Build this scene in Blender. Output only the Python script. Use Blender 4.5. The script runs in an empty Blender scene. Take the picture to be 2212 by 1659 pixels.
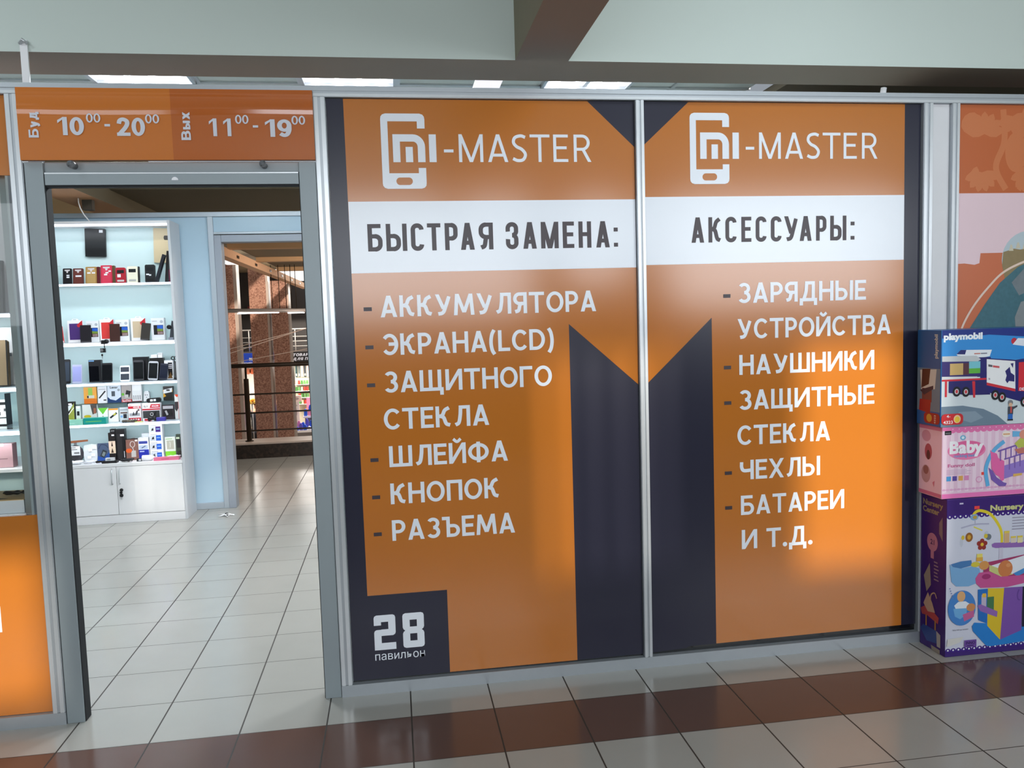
import bpy, bmesh, math, random
from mathutils import Vector, Matrix
random.seed(7)
PI = math.pi
SC = bpy.context.scene
COL = SC.collection

# ------------------------------------------------------------------ camera
cam_d = bpy.data.cameras.new('camera')
cam_d.sensor_fit = 'HORIZONTAL'; cam_d.sensor_width = 36.0
cam_d.lens = 1721.26 / 2212 * 36.0
cam_d.clip_start = 0.05; cam_d.clip_end = 200
cam = bpy.data.objects.new('camera', cam_d); COL.objects.link(cam)
_r = Vector((0.98861448, -0.14739289, -0.03027792))
_u = Vector((0.04182841, 0.07590715, 0.99623716))
_f = Vector((0.14453997, 0.98616096, -0.08120812))
cam.matrix_world = Matrix(((_r.x, _u.x, -_f.x, 0.1618), (_r.y, _u.y, -_f.y, -3.3233), (_r.z, _u.z, -_f.z, 1.5621), (0, 0, 0, 1)))
SC.camera = cam

# ------------------------------------------------------------------ world, daylight, exposure
SC.view_settings.view_transform = 'Standard'
SC.view_settings.look = 'None'
SC.view_settings.gamma = 1.0
SC.view_settings.exposure = 0.0
SC.view_settings.use_curve_mapping = False
W = bpy.data.worlds.new('daylight'); SC.world = W; W.use_nodes = True
W.node_tree.nodes['Background'].inputs[0].default_value = (0.82, 0.90, 1.0, 1)
W.node_tree.nodes['Background'].inputs[1].default_value = 0.35

def area(name, loc, aim, sx, sy, power, color, spread=180):
    l = bpy.data.lights.new(name, 'AREA'); l.shape = 'RECTANGLE'; l.size = sx; l.size_y = sy
    l.energy = power; l.color = color; l.spread = math.radians(spread)
    o = bpy.data.objects.new(name, l); COL.objects.link(o); o.location = loc
    o.rotation_euler = (Vector(aim) - Vector(loc)).to_track_quat('-Z', 'Y').to_euler()
    return o
SUN_DIR = Vector((-0.25, 1.0, -0.25)).normalized()
s = bpy.data.lights.new('low_sun', 'SUN'); s.energy = 3.7; s.color = (1.0, 0.93, 0.82); s.angle = math.radians(1.8)
so = bpy.data.objects.new('low_sun', s); COL.objects.link(so); so.location = (3, -9, 5)
so.rotation_euler = SUN_DIR.to_track_quat('-Z', 'Y').to_euler()
# daylight of the windows in the rear wall of the corridor
area('daylight_window', (0.3, -5.95, 2.3), (0.3, 0, 2.3), 3.0, 1.3, 88, (0.90, 0.95, 1.0))
area('daylight_window', (4.3, -5.95, 2.3), (3.9, 0, 2.3), 4.2, 1.3, 138, (0.90, 0.95, 1.0))
area('daylight_window', (-3.6, -5.95, 2.3), (-3.4, 0, 2.3), 3.0, 1.3, 45, (0.90, 0.95, 1.0))
# lamps in the coffers of the corridor ceiling
for lx, pw in ((1.75, 9), (-2.0, 7)):
    area('coffer_lamp', (lx, -1.15, 3.24), (lx, -0.9, 0), 0.55, 0.55, pw, (0.84, 0.95, 1.0))
# ceiling lamps of the shop and skylight of the hall
for lx in (-1.245, -0.045, 1.455):
    area('shop_lamp', (lx, 1.58, 3.02), (lx, 1.58, 0), 0.55, 0.55, 46, (0.93, 0.97, 1.0))
area('hall_skylight', (-2.4, 19.6, 2.9), (-2.4, 18.6, 0), 5, 4, 260, (1.0, 0.95, 0.88))
area('hall_fill_light', (1.5, 9.0, 2.3), (-3.0, 16, 0.3), 2.0, 1.0, 150, (1.0, 0.88, 0.78))  # unseen fill, added to light the fronts of the columns
area('lower_shop_fill', (-3.0, 21.0, 0.42), (-3.0, 20.8, -2), 4, 0.8, 170, (1.0, 0.93, 0.84))  # fill light added to brighten the goods on the lower level
area('hall_fill_light', (0.7, 5.4, 2.72), (-0.6, 5.3, 0), 1.6, 1.0, 120, (1.0, 0.86, 0.74))  # unseen fill, added to brighten the floor past the second doorway

# ------------------------------------------------------------------ materials
def lin(c):
    c /= 255.0
    return c / 12.92 if c <= 0.04045 else ((c + 0.055) / 1.055) ** 2.4
_mats = {}
def mat(name, rgb, rough=0.5, metal=0.0, var=0.04, scale=12.0, emit=0.0, coat=0.0, spec=0.5, ior=1.45):
    key = (name, rgb, rough, metal, emit)
    if key in _mats: return _mats[key]
    m = bpy.data.materials.new(name); m.use_nodes = True
    nt = m.node_tree; b = nt.nodes['Principled BSDF']
    c = (lin(rgb[0]), lin(rgb[1]), lin(rgb[2]))
    b.inputs['Roughness'].default_value = rough; b.inputs['Metallic'].default_value = metal
    b.inputs['Specular IOR Level'].default_value = spec; b.inputs['IOR'].default_value = ior
    if coat: b.inputs['Coat Weight'].default_value = coat; b.inputs['Coat Roughness'].default_value = 0.08
    if var > 0:
        tc = nt.nodes.new('ShaderNodeTexCoord'); nz = nt.nodes.new('ShaderNodeTexNoise')
        nz.inputs['Scale'].default_value = scale; nz.inputs['Detail'].default_value = 4
        nt.links.new(tc.outputs['Object'], nz.inputs['Vector'])
        mx = nt.nodes.new('ShaderNodeMix'); mx.data_type = 'RGBA'
        mx.inputs['A'].default_value = tuple(x * (1 - var) for x in c) + (1,)
        mx.inputs['B'].default_value = tuple(min(1, x * (1 + var)) for x in c) + (1,)
        nt.links.new(nz.outputs['Fac'], mx.inputs['Factor'])
        nt.links.new(mx.outputs['Result'], b.inputs['Base Color'])
    else:
        b.inputs['Base Color'].default_value = c + (1,)
    if emit:
        b.inputs['Emission Color'].default_value = c + (1,); b.inputs['Emission Strength'].default_value = emit
    _mats[key] = m
    return m
def ink(r, g, b, rough=0.35):                      # a plain printed or moulded colour
    return mat('ink', (r, g, b), rough, 0.0, 0.02, 20)
def glass_mat(name, tint=(1, 1, 1), refl=0.06):
    if name in _mats: return _mats[name]
    m = bpy.data.materials.new(name); m.use_nodes = True; nt = m.node_tree
    nt.nodes.clear(); out = nt.nodes.new('ShaderNodeOutputMaterial')
    t = nt.nodes.new('ShaderNodeBsdfTransparent'); t.inputs[0].default_value = tint + (1,)
    g = nt.nodes.new('ShaderNodeBsdfGlossy'); g.inputs['Roughness'].default_value = 0.02
    lw = nt.nodes.new('ShaderNodeFresnel'); lw.inputs[0].default_value = 1.35
    mx = nt.nodes.new('ShaderNodeMixShader')
    nt.links.new(lw.outputs[0], mx.inputs[0]); nt.links.new(t.outputs[0], mx.inputs[1]); nt.links.new(g.outputs[0], mx.inputs[2])
    nt.links.new(mx.outputs[0], out.inputs[0]); _mats[name] = m
    return m
def tile_mat():
    m = bpy.data.materials.new('floor_tile'); m.use_nodes = True; nt = m.node_tree; N = nt.nodes; Lk = nt.links
    b = N['Principled BSDF']; tc = N.new('ShaderNodeTexCoord'); sep = N.new('ShaderNodeSeparateXYZ')
    Lk.new(tc.outputs['Object'], sep.inputs[0])
    def mth(op, a, bb=None, c=None):
        n = N.new('ShaderNodeMath'); n.operation = op
        for i, v in enumerate((a, bb, c)):
            if v is None: continue
            if isinstance(v, (int, float)): n.inputs[i].default_value = v
            else: Lk.new(v, n.inputs[i])
        return n.outputs[0]
    T = 0.33
    ux = mth('DIVIDE', sep.outputs[0], T); uy = mth('DIVIDE', mth('ADD', sep.outputs[1], 0.0228), T)
    def line(u, half):
        fr = mth('FRACT', mth('ADD', u, 0.5)); dd = mth('ABSOLUTE', mth('SUBTRACT', fr, 0.5))
        return mth('LESS_THAN', dd, half / T)
    g = mth('MAXIMUM', line(ux, 0.0030), line(uy, 0.0019))
    # brown strip of tiles along the shop fronts
    iy = mth('FLOOR', uy)
    brown = mth('COMPARE', iy, -2.0, 0.1)
    comb = N.new('ShaderNodeCombineXYZ'); Lk.new(mth('FLOOR', ux), comb.inputs[0]); Lk.new(iy, comb.inputs[1])
    wn = N.new('ShaderNodeTexWhiteNoise'); wn.noise_dimensions = '3D'; Lk.new(comb.outputs[0], wn.inputs['Vector'])
    nz = N.new('ShaderNodeTexNoise'); nz.inputs['Scale'].default_value = 5; nz.inputs['Detail'].default_value = 6
    Lk.new(tc.outputs['Object'], nz.inputs['Vector'])
    val = mth('ADD', mth('MULTIPLY', wn.outputs['Value'], 0.05), mth('ADD', mth('MULTIPLY', nz.outputs['Fac'], 0.10), 0.92))
    mx = N.new('ShaderNodeMix'); mx.data_type = 'RGBA'; Lk.new(brown, mx.inputs['Factor'])
    mx.inputs['A'].default_value = (lin(164), lin(163), lin(158), 1); mx.inputs['B'].default_value = (lin(96), lin(72), lin(64), 1)
    ml = N.new('ShaderNodeMix'); ml.data_type = 'RGBA'; ml.blend_type = 'MULTIPLY'; ml.inputs['Factor'].default_value = 1
    Lk.new(mx.outputs['Result'], ml.inputs['A']); cc = N.new('ShaderNodeCombineColor')
    for i in range(3): Lk.new(val, cc.inputs[i])
    Lk.new(cc.outputs[0], ml.inputs['B'])
    mg = N.new('ShaderNodeMix'); mg.data_type = 'RGBA'; Lk.new(g, mg.inputs['Factor'])
    Lk.new(ml.outputs['Result'], mg.inputs['A']); mg.inputs['B'].default_value = (lin(52), lin(47), lin(43), 1)
    Lk.new(mg.outputs['Result'], b.inputs['Base Color'])
    rg = mth('ADD', mth('MULTIPLY', g, 0.5), mth('ADD', mth('MULTIPLY', nz.outputs['Fac'], 0.10), 0.12))
    Lk.new(rg, b.inputs['Roughness'])
    bp = N.new('ShaderNodeBump'); bp.inputs['Strength'].default_value = 0.25; bp.inputs['Distance'].default_value = 0.002
    Lk.new(mth('SUBTRACT', 1.0, g), bp.inputs['Height']); Lk.new(bp.outputs[0], b.inputs['Normal'])
    return m
def granite(name, c1, c2):
    m = bpy.data.materials.new(name); m.use_nodes = True; nt = m.node_tree
    b = nt.nodes['Principled BSDF']; tc = nt.nodes.new('ShaderNodeTexCoord')
    v = nt.nodes.new('ShaderNodeTexVoronoi'); v.inputs['Scale'].default_value = 38
    nt.links.new(tc.outputs['Object'], v.inputs['Vector'])
    r = nt.nodes.new('ShaderNodeValToRGB')
    r.color_ramp.elements[0].color = tuple(lin(x) for x in c1) + (1,); r.color_ramp.elements[1].color = tuple(lin(x) for x in c2) + (1,)
    nt.links.new(v.outputs['Color'], r.inputs[0]); nt.links.new(r.outputs[0], b.inputs['Base Color'])
    b.inputs['Roughness'].default_value = 0.25
    return m
M_TILE = tile_mat()
M_ALU = mat('brushed_aluminium', (176, 182, 188), 0.38, 0.55, 0.03, 30)
M_ALU_L = mat('bright_aluminium', (206, 210, 214), 0.30, 0.6, 0.03, 30)
M_STEEL = mat('painted_grey_steel', (150, 160, 165), 0.42, 0.15, 0.03, 6)
M_DARKGAP = mat('dark_rubber', (28, 30, 34), 0.7)
M_WHITE = mat('white_laminate', (240, 240, 243), 0.32, 0, 0.01)
M_SIDE = mat('grey_white_laminate', (205, 208, 214), 0.4, 0, 0.01)
M_WALL = mat('painted_plaster', (196, 206, 200), 0.75, 0, 0.03, 3)
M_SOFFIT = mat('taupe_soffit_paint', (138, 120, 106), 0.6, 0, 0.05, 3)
M_CEILT = mat('ceiling_tile', (205, 212, 210), 0.8, 0, 0.04, 40)
M_ORANGE = mat('orange_film', (194, 114, 36), 0.17, 0, 0.03, 1.5, spec=.75, ior=1.5)
M_NAVY = mat('navy_film', (38, 38, 56), 0.26, 0, 0.03, 2, spec=.5)
M_FILMW = mat('white_film', (238, 243, 252), 0.22, 0, 0.01, spec=.8)
M_GLYPHDK = mat('dark_print', (66, 56, 62), 0.35, 0, 0.02)
M_LED = mat('led_strip_light', (235, 238, 255), 0.4, 0, 0, 1, emit=4.0)
M_TUBE = mat('fluorescent_tube_light', (245, 248, 255), 0.4, 0, 0, 1, emit=9.0)
M_FROST = mat('frosted_blue_glass', (174, 200, 218), 0.18, 0, 0.02, 3)
M_CYAN = mat('pale_cyan_backing', (205, 228, 230), 0.25, 0, 0.01, 3)
M_GLASS = glass_mat('clear_glass', (0.97, 0.99, 0.98))
M_BLACK = ink(22, 22, 26); M_GREYP = ink(120, 122, 126)

# ------------------------------------------------------------------ mesh helpers
class MB:
    """collects faces with materials, then links them as ONE mesh object"""
    def __init__(s): s.v = []; s.f = []; s.m = []; s.mats = []; s.sm = []
    def mi(s, m):
        if m not in s.mats: s.mats.append(m)
        return s.mats.index(m)
    def face(s, pts, m, smooth=False):
        i = len(s.v); s.v += [Vector(p) for p in pts]; s.f.append(list(range(i, i + len(pts)))); s.m.append(s.mi(m)); s.sm.append(smooth)
    def mesh(s, vs, fs, m, smooth=False):
        i = len(s.v); s.v += [Vector(p) for p in vs]; k = s.mi(m)
        for f in fs: s.f.append([a + i for a in f]); s.m.append(k); s.sm.append(smooth)
    def box(s, x0, x1, y0, y1, z0, z1, m):
        vs = [(x0, y0, z0), (x1, y0, z0), (x1, y1, z0), (x0, y1, z0), (x0, y0, z1), (x1, y0, z1), (x1, y1, z1), (x0, y1, z1)]
        s.mesh(vs, [(0, 3, 2, 1), (4, 5, 6, 7), (0, 1, 5, 4), (1, 2, 6, 5), (2, 3, 7, 6), (3, 0, 4, 7)], m); return s
    def prism(s, pts, fr, d, m, m2=None, smooth=False):
        """2-D outline (ccw seen from +N) in frame fr=(O,U,V,N) pushed back by d along -N; m front, m2 rim"""
        O, U, V, Nn = fr; n = len(pts)
        a = [O + U * p[0] + V * p[1] for p in pts]; b = [p - Nn * d for p in a]
        s.face(a, m); s.face(list(reversed(b)), m2 or m)
        for i in range(n):
            j = (i + 1) % n; s.face([a[i], b[i], b[j], a[j]], m2 or m, smooth)
        return s
    def poly(s, pts, fr, m, off=0.0):
        O, U, V, Nn = fr
        ar = sum(pts[i][0] * pts[(i + 1) % len(pts)][1] - pts[(i + 1) % len(pts)][0] * pts[i][1] for i in range(len(pts)))
        if ar < 0: pts = pts[::-1]
        s.face([O + U * p[0] + V * p[1] + Nn * off for p in pts], m); return s
    def tube(s, path, r, m, seg=8, closed=False):
        path = [Vector(p) for p in path]; n = len(path); rings = []
        rr = r if isinstance(r, (list, tuple)) else [r] * n
        prev = None
        for i, p in enumerate(path):
            t = (path[min(i + 1, n - 1)] - path[max(i - 1, 0)]).normalized()
            a = prev - t * prev.dot(t) if prev else t.orthogonal()
            if a.length < 1e-6: a = t.orthogonal()
            a.normalize(); prev = a; b = t.cross(a)
            rings.append([p + (a * math.cos(2 * PI * k / seg) + b * math.sin(2 * PI * k / seg)) * rr[i] for k in range(seg)])
        vs = [q for R_ in rings for q in R_]; fs = []
        for i in range(n - 1):
            for k in range(seg):
                k2 = (k + 1) % seg; fs.append((i * seg + k, i * seg + k2, (i + 1) * seg + k2, (i + 1) * seg + k))
        fs.append(tuple(reversed(range(seg)))); fs.append(tuple((n - 1) * seg + k for k in range(seg)))
        s.mesh(vs, fs, m, True); return s
    def lathe(s, c, axis, prof, m, seg=20):
        """prof: (distance along axis, radius)"""
        axis = Vector(axis).normalized()
        return s.tube([Vector(c) + axis * (d + 1e-5 * i) for i, (d, r) in enumerate(prof)], [max(r, 1e-4) for d, r in prof], m, seg)
    def blob(s, c, rx, ry, rz, m, seg=12, rot=None):
        vs = []; fs = []; R_ = rot or Matrix.Identity(3)
        for i in range(seg // 2 + 1):
            th = PI * i / (seg // 2)
            for k in range(seg):
                ph = 2 * PI * k / seg
                vs.append(Vector(c) + R_ @ Vector((rx * math.sin(th) * math.cos(ph), ry * math.sin(th) * math.sin(ph), rz * math.cos(th))))
        for i in range(seg // 2):
            for k in range(seg):
                k2 = (k + 1) % seg; fs.append((i * seg + k, (i + 1) * seg + k, (i + 1) * seg + k2, i * seg + k2))
        s.mesh(vs, fs, m, True); return s
    def xform(s, M4):
        s.v = [M4 @ p for p in s.v]; return s
    def build(s, name, parent=None, bevel=0.0, origin=None):
        xs = [p.x for p in s.v]; ys = [p.y for p in s.v]; zs = [p.z for p in s.v]
        o = origin or Vector(((min(xs) + max(xs)) / 2, (min(ys) + max(ys)) / 2, min(zs)))
        me = bpy.data.meshes.new(name)
        me.from_pydata([tuple(p - o) for p in s.v], [], s.f); me.update()
        for m in s.mats: me.materials.append(m)
        me.polygons.foreach_set('material_index', s.m); me.polygons.foreach_set('use_smooth', s.sm)
        bm = bmesh.new(); bm.from_mesh(me); bmesh.ops.remove_doubles(bm, verts=bm.verts, dist=1e-6); bm.to_mesh(me); bm.free()
        ob = bpy.data.objects.new(name, me); COL.objects.link(ob)
        ob.location = o
        if parent is not None:
            ob.parent = parent; ob.location = o - wloc(parent)
        if bevel:
            bv = ob.modifiers.new('bevel', 'BEVEL'); bv.width = bevel; bv.segments = 2; bv.limit_method = 'ANGLE'; bv.angle_limit = math.radians(50)
        return ob
def wloc(o):
    l = Vector(o.location)
    while o.parent: o = o.parent; l = l + Vector(o.location)
    return l
def thing(name, label, cat, loc, group=None):
    o = bpy.data.objects.new(name, None); COL.objects.link(o); o.location = loc; o.empty_display_size = 0.05
    o['label'] = label; o['category'] = cat
    if group: o['group'] = group
    return o
def tag(o, label, cat, group=None):
    o['label'] = label; o['category'] = cat
    if group: o['group'] = group
    return o
def struct(o):
    o['kind'] = 'structure'; return o
def bx(name, x0, x1, y0, y1, z0, z1, m, parent=None, bevel=0.0):
    return MB().box(x0, x1, y0, y1, z0, z1, m).build(name, parent, bevel)
X, Y, Z = Vector((1, 0, 0)), Vector((0, 1, 0)), Vector((0, 0, 1))
def front(y): return (Vector((0, y, 0)), X, Z, -Y)           # 2-D = (x, z) on a plane facing -y
def left_face(x): return (Vector((x, 0, 0)), -Y, Z, -X)      # 2-D = (-y, z) on a plane facing -x
def rect(x0, y0, x1, y1): return [(x0, y0), (x1, y0), (x1, y1), (x0, y1)]
def ell(cx, cy, rx, ry, n=28, a0=0, a1=360):
    full = abs(a1 - a0) >= 360
    k = n if full else n + 1
    return [(cx + rx * math.cos(math.radians(a0 + (a1 - a0) * i / n)), cy + ry * math.sin(math.radians(a0 + (a1 - a0) * i / n))) for i in range(k)]
def rrect(x0, y0, x1, y1, r, n=6):
    pts = []
    for cx, cy, a in ((x1 - r, y0 + r, -90), (x1 - r, y1 - r, 0), (x0 + r, y1 - r, 90), (x0 + r, y0 + r, 180)):
        pts += [(cx + r * math.cos(math.radians(a + 90 * i / n)), cy + r * math.sin(math.radians(a + 90 * i / n))) for i in range(n + 1)]
    return pts
def catmull(p, n=8):
    if len(p) < 3: return list(p)
    q = [(2 * p[0][0] - p[1][0], 2 * p[0][1] - p[1][1])] + list(p) + [(2 * p[-1][0] - p[-2][0], 2 * p[-1][1] - p[-2][1])]
    out = []
    for i in range(1, len(q) - 2):
        for k in range(n):
            t = k / n; a, b, c, d = q[i - 1], q[i], q[i + 1], q[i + 2]
            out.append(tuple(0.5 * (2 * b[j] + (c[j] - a[j]) * t + (2 * a[j] - 5 * b[j] + 4 * c[j] - d[j]) * t * t + (3 * b[j] - a[j] - 3 * c[j] + d[j]) * t ** 3) for j in (0, 1)))
    out.append(tuple(p[-1])); return out
def stroke(p, w):
    """quads along a 2-D polyline"""
    L, R_ = [], []
    for i in range(len(p)):
        a = p[max(i - 1, 0)]; b = p[min(i + 1, len(p) - 1)]
        dx, dy = b[0] - a[0], b[1] - a[1]; l = math.hypot(dx, dy) or 1
        nx, ny = -dy / l * w / 2, dx / l * w / 2
        L.append((p[i][0] + nx, p[i][1] + ny)); R_.append((p[i][0] - nx, p[i][1] - ny))
    return [[R_[i], R_[i + 1], L[i + 1], L[i]] for i in range(len(p) - 1)]

# ------------------------------------------------------------------ drawn lettering (stroke alphabet for the banners)
def glyph(ch, k, w, n, straight=False):
    """polygons of one capital; k width factor, w stroke, n roundness exponent"""
    WID = {'А': .82, 'A': .82, 'Б': .72, 'В': .70, 'Г': .62, 'Д': .92, 'Е': .60, 'E': .60, 'З': .64, 'И': .80, 'Й': .80, 'К': .74, 'Л': .80, 'М': 1.0, 'M': 1.0,
           'Н': .76, 'О': .86, 'П': .74, 'Р': .64, 'С': .76, 'C': .76, 'Т': .76, 'T': .76, 'У': .80, 'Ф': .98, 'Х': .78, 'Ц': .80, 'Ч': .72, 'Ш': 1.06, 'Щ': 1.12, 'Ъ': .86, 'Ы': .94,
           'Ь': .66, 'Э': .74, 'Я': .68, 'L': .58, 'D': .78, 'S': .62, 'R': .68, '(': .34, ')': .34, ':': .2, '0': .60, '1': .44, '2': .60, '9': .60, '.': .22, '-': .40, ' ': .28}
    wd = WID[ch] * k; w2 = w * .92; P = []
    if ch in '() :.-': wd = WID[ch] * max(k, .8) if ch != ' ' else WID[ch] * k
    Xf = lambda x: w / 2 + x * (wd - w)
    Yf = lambda y: w2 / 2 + y * (1 - w2)
    def v(x, y0=0, y1=1): P.append(rect(Xf(x) - w / 2, y0, Xf(x) + w / 2, y1))
    def h(y, x0=0, x1=1, ext=1): P.append(rect(Xf(x0) - ext * w / 2, Yf(y) - w2 / 2, Xf(x1) + ext * w / 2, Yf(y) + w2 / 2))
    def d(x0, y0, x1, y1, t=1.08):
        a, b, c = Xf(x0), Xf(x1), w * t / 2; P.append([(a - c, y0), (a + c, y0), (b + c, y1), (b - c, y1)])
    def st(pts, t=1.0): P.extend(stroke(catmull([(Xf(a), Yf(b)) for a, b in pts]), w * t))
    def se(x0, y0, x1, y1, a0=0, a1=360, steps=32):
        cx, cy, rx, ry = (Xf(x0) + Xf(x1)) / 2, (Yf(y0) + Yf(y1)) / 2, (Xf(x1) - Xf(x0)) / 2, (Yf(y1) - Yf(y0)) / 2
        if n > 3:                                                      # condensed face: straight sides, round corners
            r = min(rx, ry) * .96; loop = []
            for qx, qy, b0 in ((1, 1, 0), (-1, 1, 90), (-1, -1, 180), (1, -1, 270)):
                loop += [(cx + qx * (rx - r) + r * math.cos(math.radians(b0 + 90 * i / 8)), cy + qy * (ry - r) + r * math.sin(math.radians(b0 + 90 * i / 8))) for i in range(9)]
            full = []
            for p, q in zip(loop, loop[1:] + loop[:1]):
                full += [(p[0] + (q[0] - p[0]) * i / 4, p[1] + (q[1] - p[1]) * i / 4) for i in range(4)]
            ang = lambda p: math.degrees(math.atan2((p[1] - cy) / ry, (p[0] - cx) / rx))
            lo, hi = min(a0, a1), max(a0, a1)
            pts = sorted([(a + k, p) for p in full for a in (ang(p),) for k in (-360, 0, 360) if lo - 1e-3 <= a + k <= hi + 1e-3], key=lambda t: t[0])
            path = [p for a, p in pts]
            if hi - lo >= 359.9: path.append(path[0])
            P.extend(stroke(path, w)); return
        pin, pout = [], []
        for i in range(steps + 1):
            a = math.radians(a0 + (a1 - a0) * i / steps); c_, s_ = math.cos(a), math.sin(a)
            u = math.copysign(abs(c_) ** (2 / n), c_); q = math.copysign(abs(s_) ** (2 / n), s_)
            pout.append((cx + (rx + w / 2) * u, cy + (ry + w2 / 2) * q)); pin.append((cx + (rx - w / 2) * u, cy + (ry - w2 / 2) * q))
        for i in range(steps): P.append([pout[i], pout[i + 1], pin[i + 1], pin[i]])
    def bowl(x0, x1, y0, y1, flip=False):
        sx = (y1 - y0) * (1 - w2) / 2 / max(wd - w, .05)                  # half height as a fraction of the width
        sx = min(sx, abs(x1 - x0) * (.62 if n < 3 else .5))
        e = x1 - sx if not flip else x1 + sx
        for yy in (y0, y1): h(yy, min(x0, e), max(x0, e), 0)
        if not flip: se(x1 - 2 * sx, y0, x1, y1, 90, -90, 20)
        else: se(x1, y0, x1 + 2 * sx, y1, 90, 270, 20)
    if ch in 'АA': d(.04, 0, .5, 1); d(.96, 0, .5, 1); h(.22, .22, .78, 0)
    elif ch == 'Б': v(0); h(1, 0, .86); bowl(0, 1, 0, .56)
    elif ch == 'В': v(0); bowl(0, .92, .52, 1); bowl(0, 1, 0, .52)
    elif ch == 'Г': v(0); h(1)
    elif ch == 'Д': h(0); v(0, -.2, .05); v(1, -.2, .05); st([(.16, 0), (.32, .45), (.38, 1)]); v(.84); h(1, .38, .84)
    elif ch in 'ЕE': v(0); h(0); h(1); h(.52, 0, .88)
    elif ch == 'З': se(0, .52, .94 if n < 3 else 1, 1, 148 if n < 3 else 200, -90); se(-.04 if n < 3 else 0, 0, 1, .52, 90, -150 if n < 3 else -200)
    elif ch in 'ИЙ':
        v(0); v(1); d(.02, .02, .98, .98)
        if ch == 'Й': st([(.22, 1.32), (.5, 1.16), (.78, 1.32)], .8)
    elif ch == 'К': v(0); st([(.06, .52), (.4, .58), (.62, .86), (.98, 1.0)]); st([(.3, .52), (.52, .44), (.72, .1), (1.04, .01)])
    elif ch == 'Л': v(1); h(1, .42, 1); st([(.42, 1), (.38, .55), (.26, .12), (.0, .0)])
    elif ch in 'МM':
        q = 0 if straight else .10
        d(0, 0, q, 1, 1); d(1, 0, 1 - q, 1, 1); d(q, 1, .5, .12 if not straight else 0.0, 1.05); d(1 - q, 1, .5, .12 if not straight else 0.0, 1.05)
    elif ch == 'Н': v(0); v(1); h(.52)
    elif ch == 'О': se(0, 0, 1, 1, 0, 360, 48)
    elif ch == 'П': v(0); v(1); h(1)
    elif ch == 'Р': v(0); bowl(0, 1, .42, 1)
    elif ch in 'СC':
        se(0, 0, 1.0 if n > 3 else 1.12, 1, 40 if n < 3 else 24, 320 if n < 3 else 336, 40)
    elif ch in 'ТT': v(.5); h(1)
    elif ch == 'У': d(.04, 1, .52, .3); st([(.96, .97), (.72, .48), (.48, .08), (.1, 0)])
    elif ch == 'Ф': v(.5); se(0, .1, 1, .92, 0, 360, 40)
    elif ch == 'Х': d(0, 0, 1, 1); d(1, 0, 0, 1)
    elif ch == 'Ч': v(1); st([(0, .98), (0, .66), (.22, .46), (.9, .47)])
    elif ch == 'Ш': v(0); v(.5); v(1); h(0)
    elif ch == 'Ц': v(0); v(.86); h(0, 0, .86); v(1.0, -.2, .1)
    elif ch == 'Щ': v(0); v(.45); v(.9); h(0); v(1.0, -.2, .1)
    elif ch == 'Ъ': v(.3); h(1, 0, .3); bowl(.3, 1, 0, .56)
    elif ch == 'Ы': v(0); bowl(0, .62, 0, .56); v(1)
    elif ch == 'Ь': v(0); bowl(0, 1, 0, .56)
    elif ch == 'Э': se(-.12, 0, 1, 1, 140, -140, 40); h(.52, .35, .95, 0)
    elif ch == 'Я':
        v(1); bowl(1, 0, .46, 1, True); st([(.75, .47), (.5, .40), (.34, .08), (0, 0)])
    elif ch == 'L': v(0); h(0)
    elif ch == 'D': v(0); bowl(0, 1, 0, 1)
    elif ch == 'S': st([(.96, .94), (.62, 1.0), (.2, .93), (.08, .74), (.3, .57), (.7, .45), (.95, .25), (.78, .04), (.38, 0), (.02, .08)])
    elif ch == 'R': v(0); bowl(0, .92, .46, 1); d(1, 0, .5, .5, 1.15)
    elif ch == '0': se(0, 0, 1, 1, 0, 360, 40)
    elif ch == '1': v(.86); P.append([(Xf(.86), 1), (Xf(.86) - w / 2, .86), (0, .66), (0, .83), (Xf(.86) - w * .35, 1)])
    elif ch == '2': st([(.02, .70), (.14, .92), (.5, 1.0), (.90, .88), (.92, .66), (.68, .42), (.30, .18), (.06, .02)]); h(0)
    elif ch == '9': se(0, .36, 1, 1, 0, 360, 32); st([(1, .68), (.98, .36), (.78, .08), (.44, 0), (.06, .12)])
    elif ch == '(': st([(1, 1.12), (.3, .85), (0, .42), (.3, 0), (1, -.26)])
    elif ch == ')': st([(0, 1.12), (.7, .85), (1, .42), (.7, 0), (0, -.26)])
    elif ch == ':': P.append(rect(0, .02, .17, .17)); P.append(rect(0, .60, .17, .75)); wd = .17
    elif ch == '.': P.append(ell(.11, .10, .12, .12, 16))
    elif ch == '-': P.append(rect(0, .37, .40, .48))
    return wd, P
def line_polys(txt, x0, x1, z0, hgt, k=1.0, w=.175, n=2.0, gap=.10, straight=False, glyph_x=None):
    """a line of lettering fitted between x0 and x1, baseline z0, capital height hgt"""
    out = []
    if glyph_x:
        for ch, (a, b) in zip(txt.replace(' ', ''), glyph_x):
            wd, P = glyph(ch, (b - a) / hgt / {'А': .82, 'Б': .72, 'Ы': .94, 'С': .76, 'Т': .76, 'Р': .64, 'Я': .68, 'З': .64, 'М': 1.0, 'Е': .60, 'Н': .76, 'К': .74, 'У': .80, ':': .2}[ch], w, n, straight)
            sx = (b - a) / wd
            out += [[(a + p[0] * sx, z0 + p[1] * hgt) for p in q] for q in P]
        return out
    x = 0; items = []
    for ch in txt:
        wd, P = glyph(ch, k, w, n, straight); items.append((x, P)); x += wd + gap
    tot = x - gap; sx = (x1 - x0) / tot
    for gx, P in items: out += [[(x0 + (gx + p[0]) * sx, z0 + p[1] * hgt) for p in q] for q in P]
    return out
_txt = {}
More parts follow.
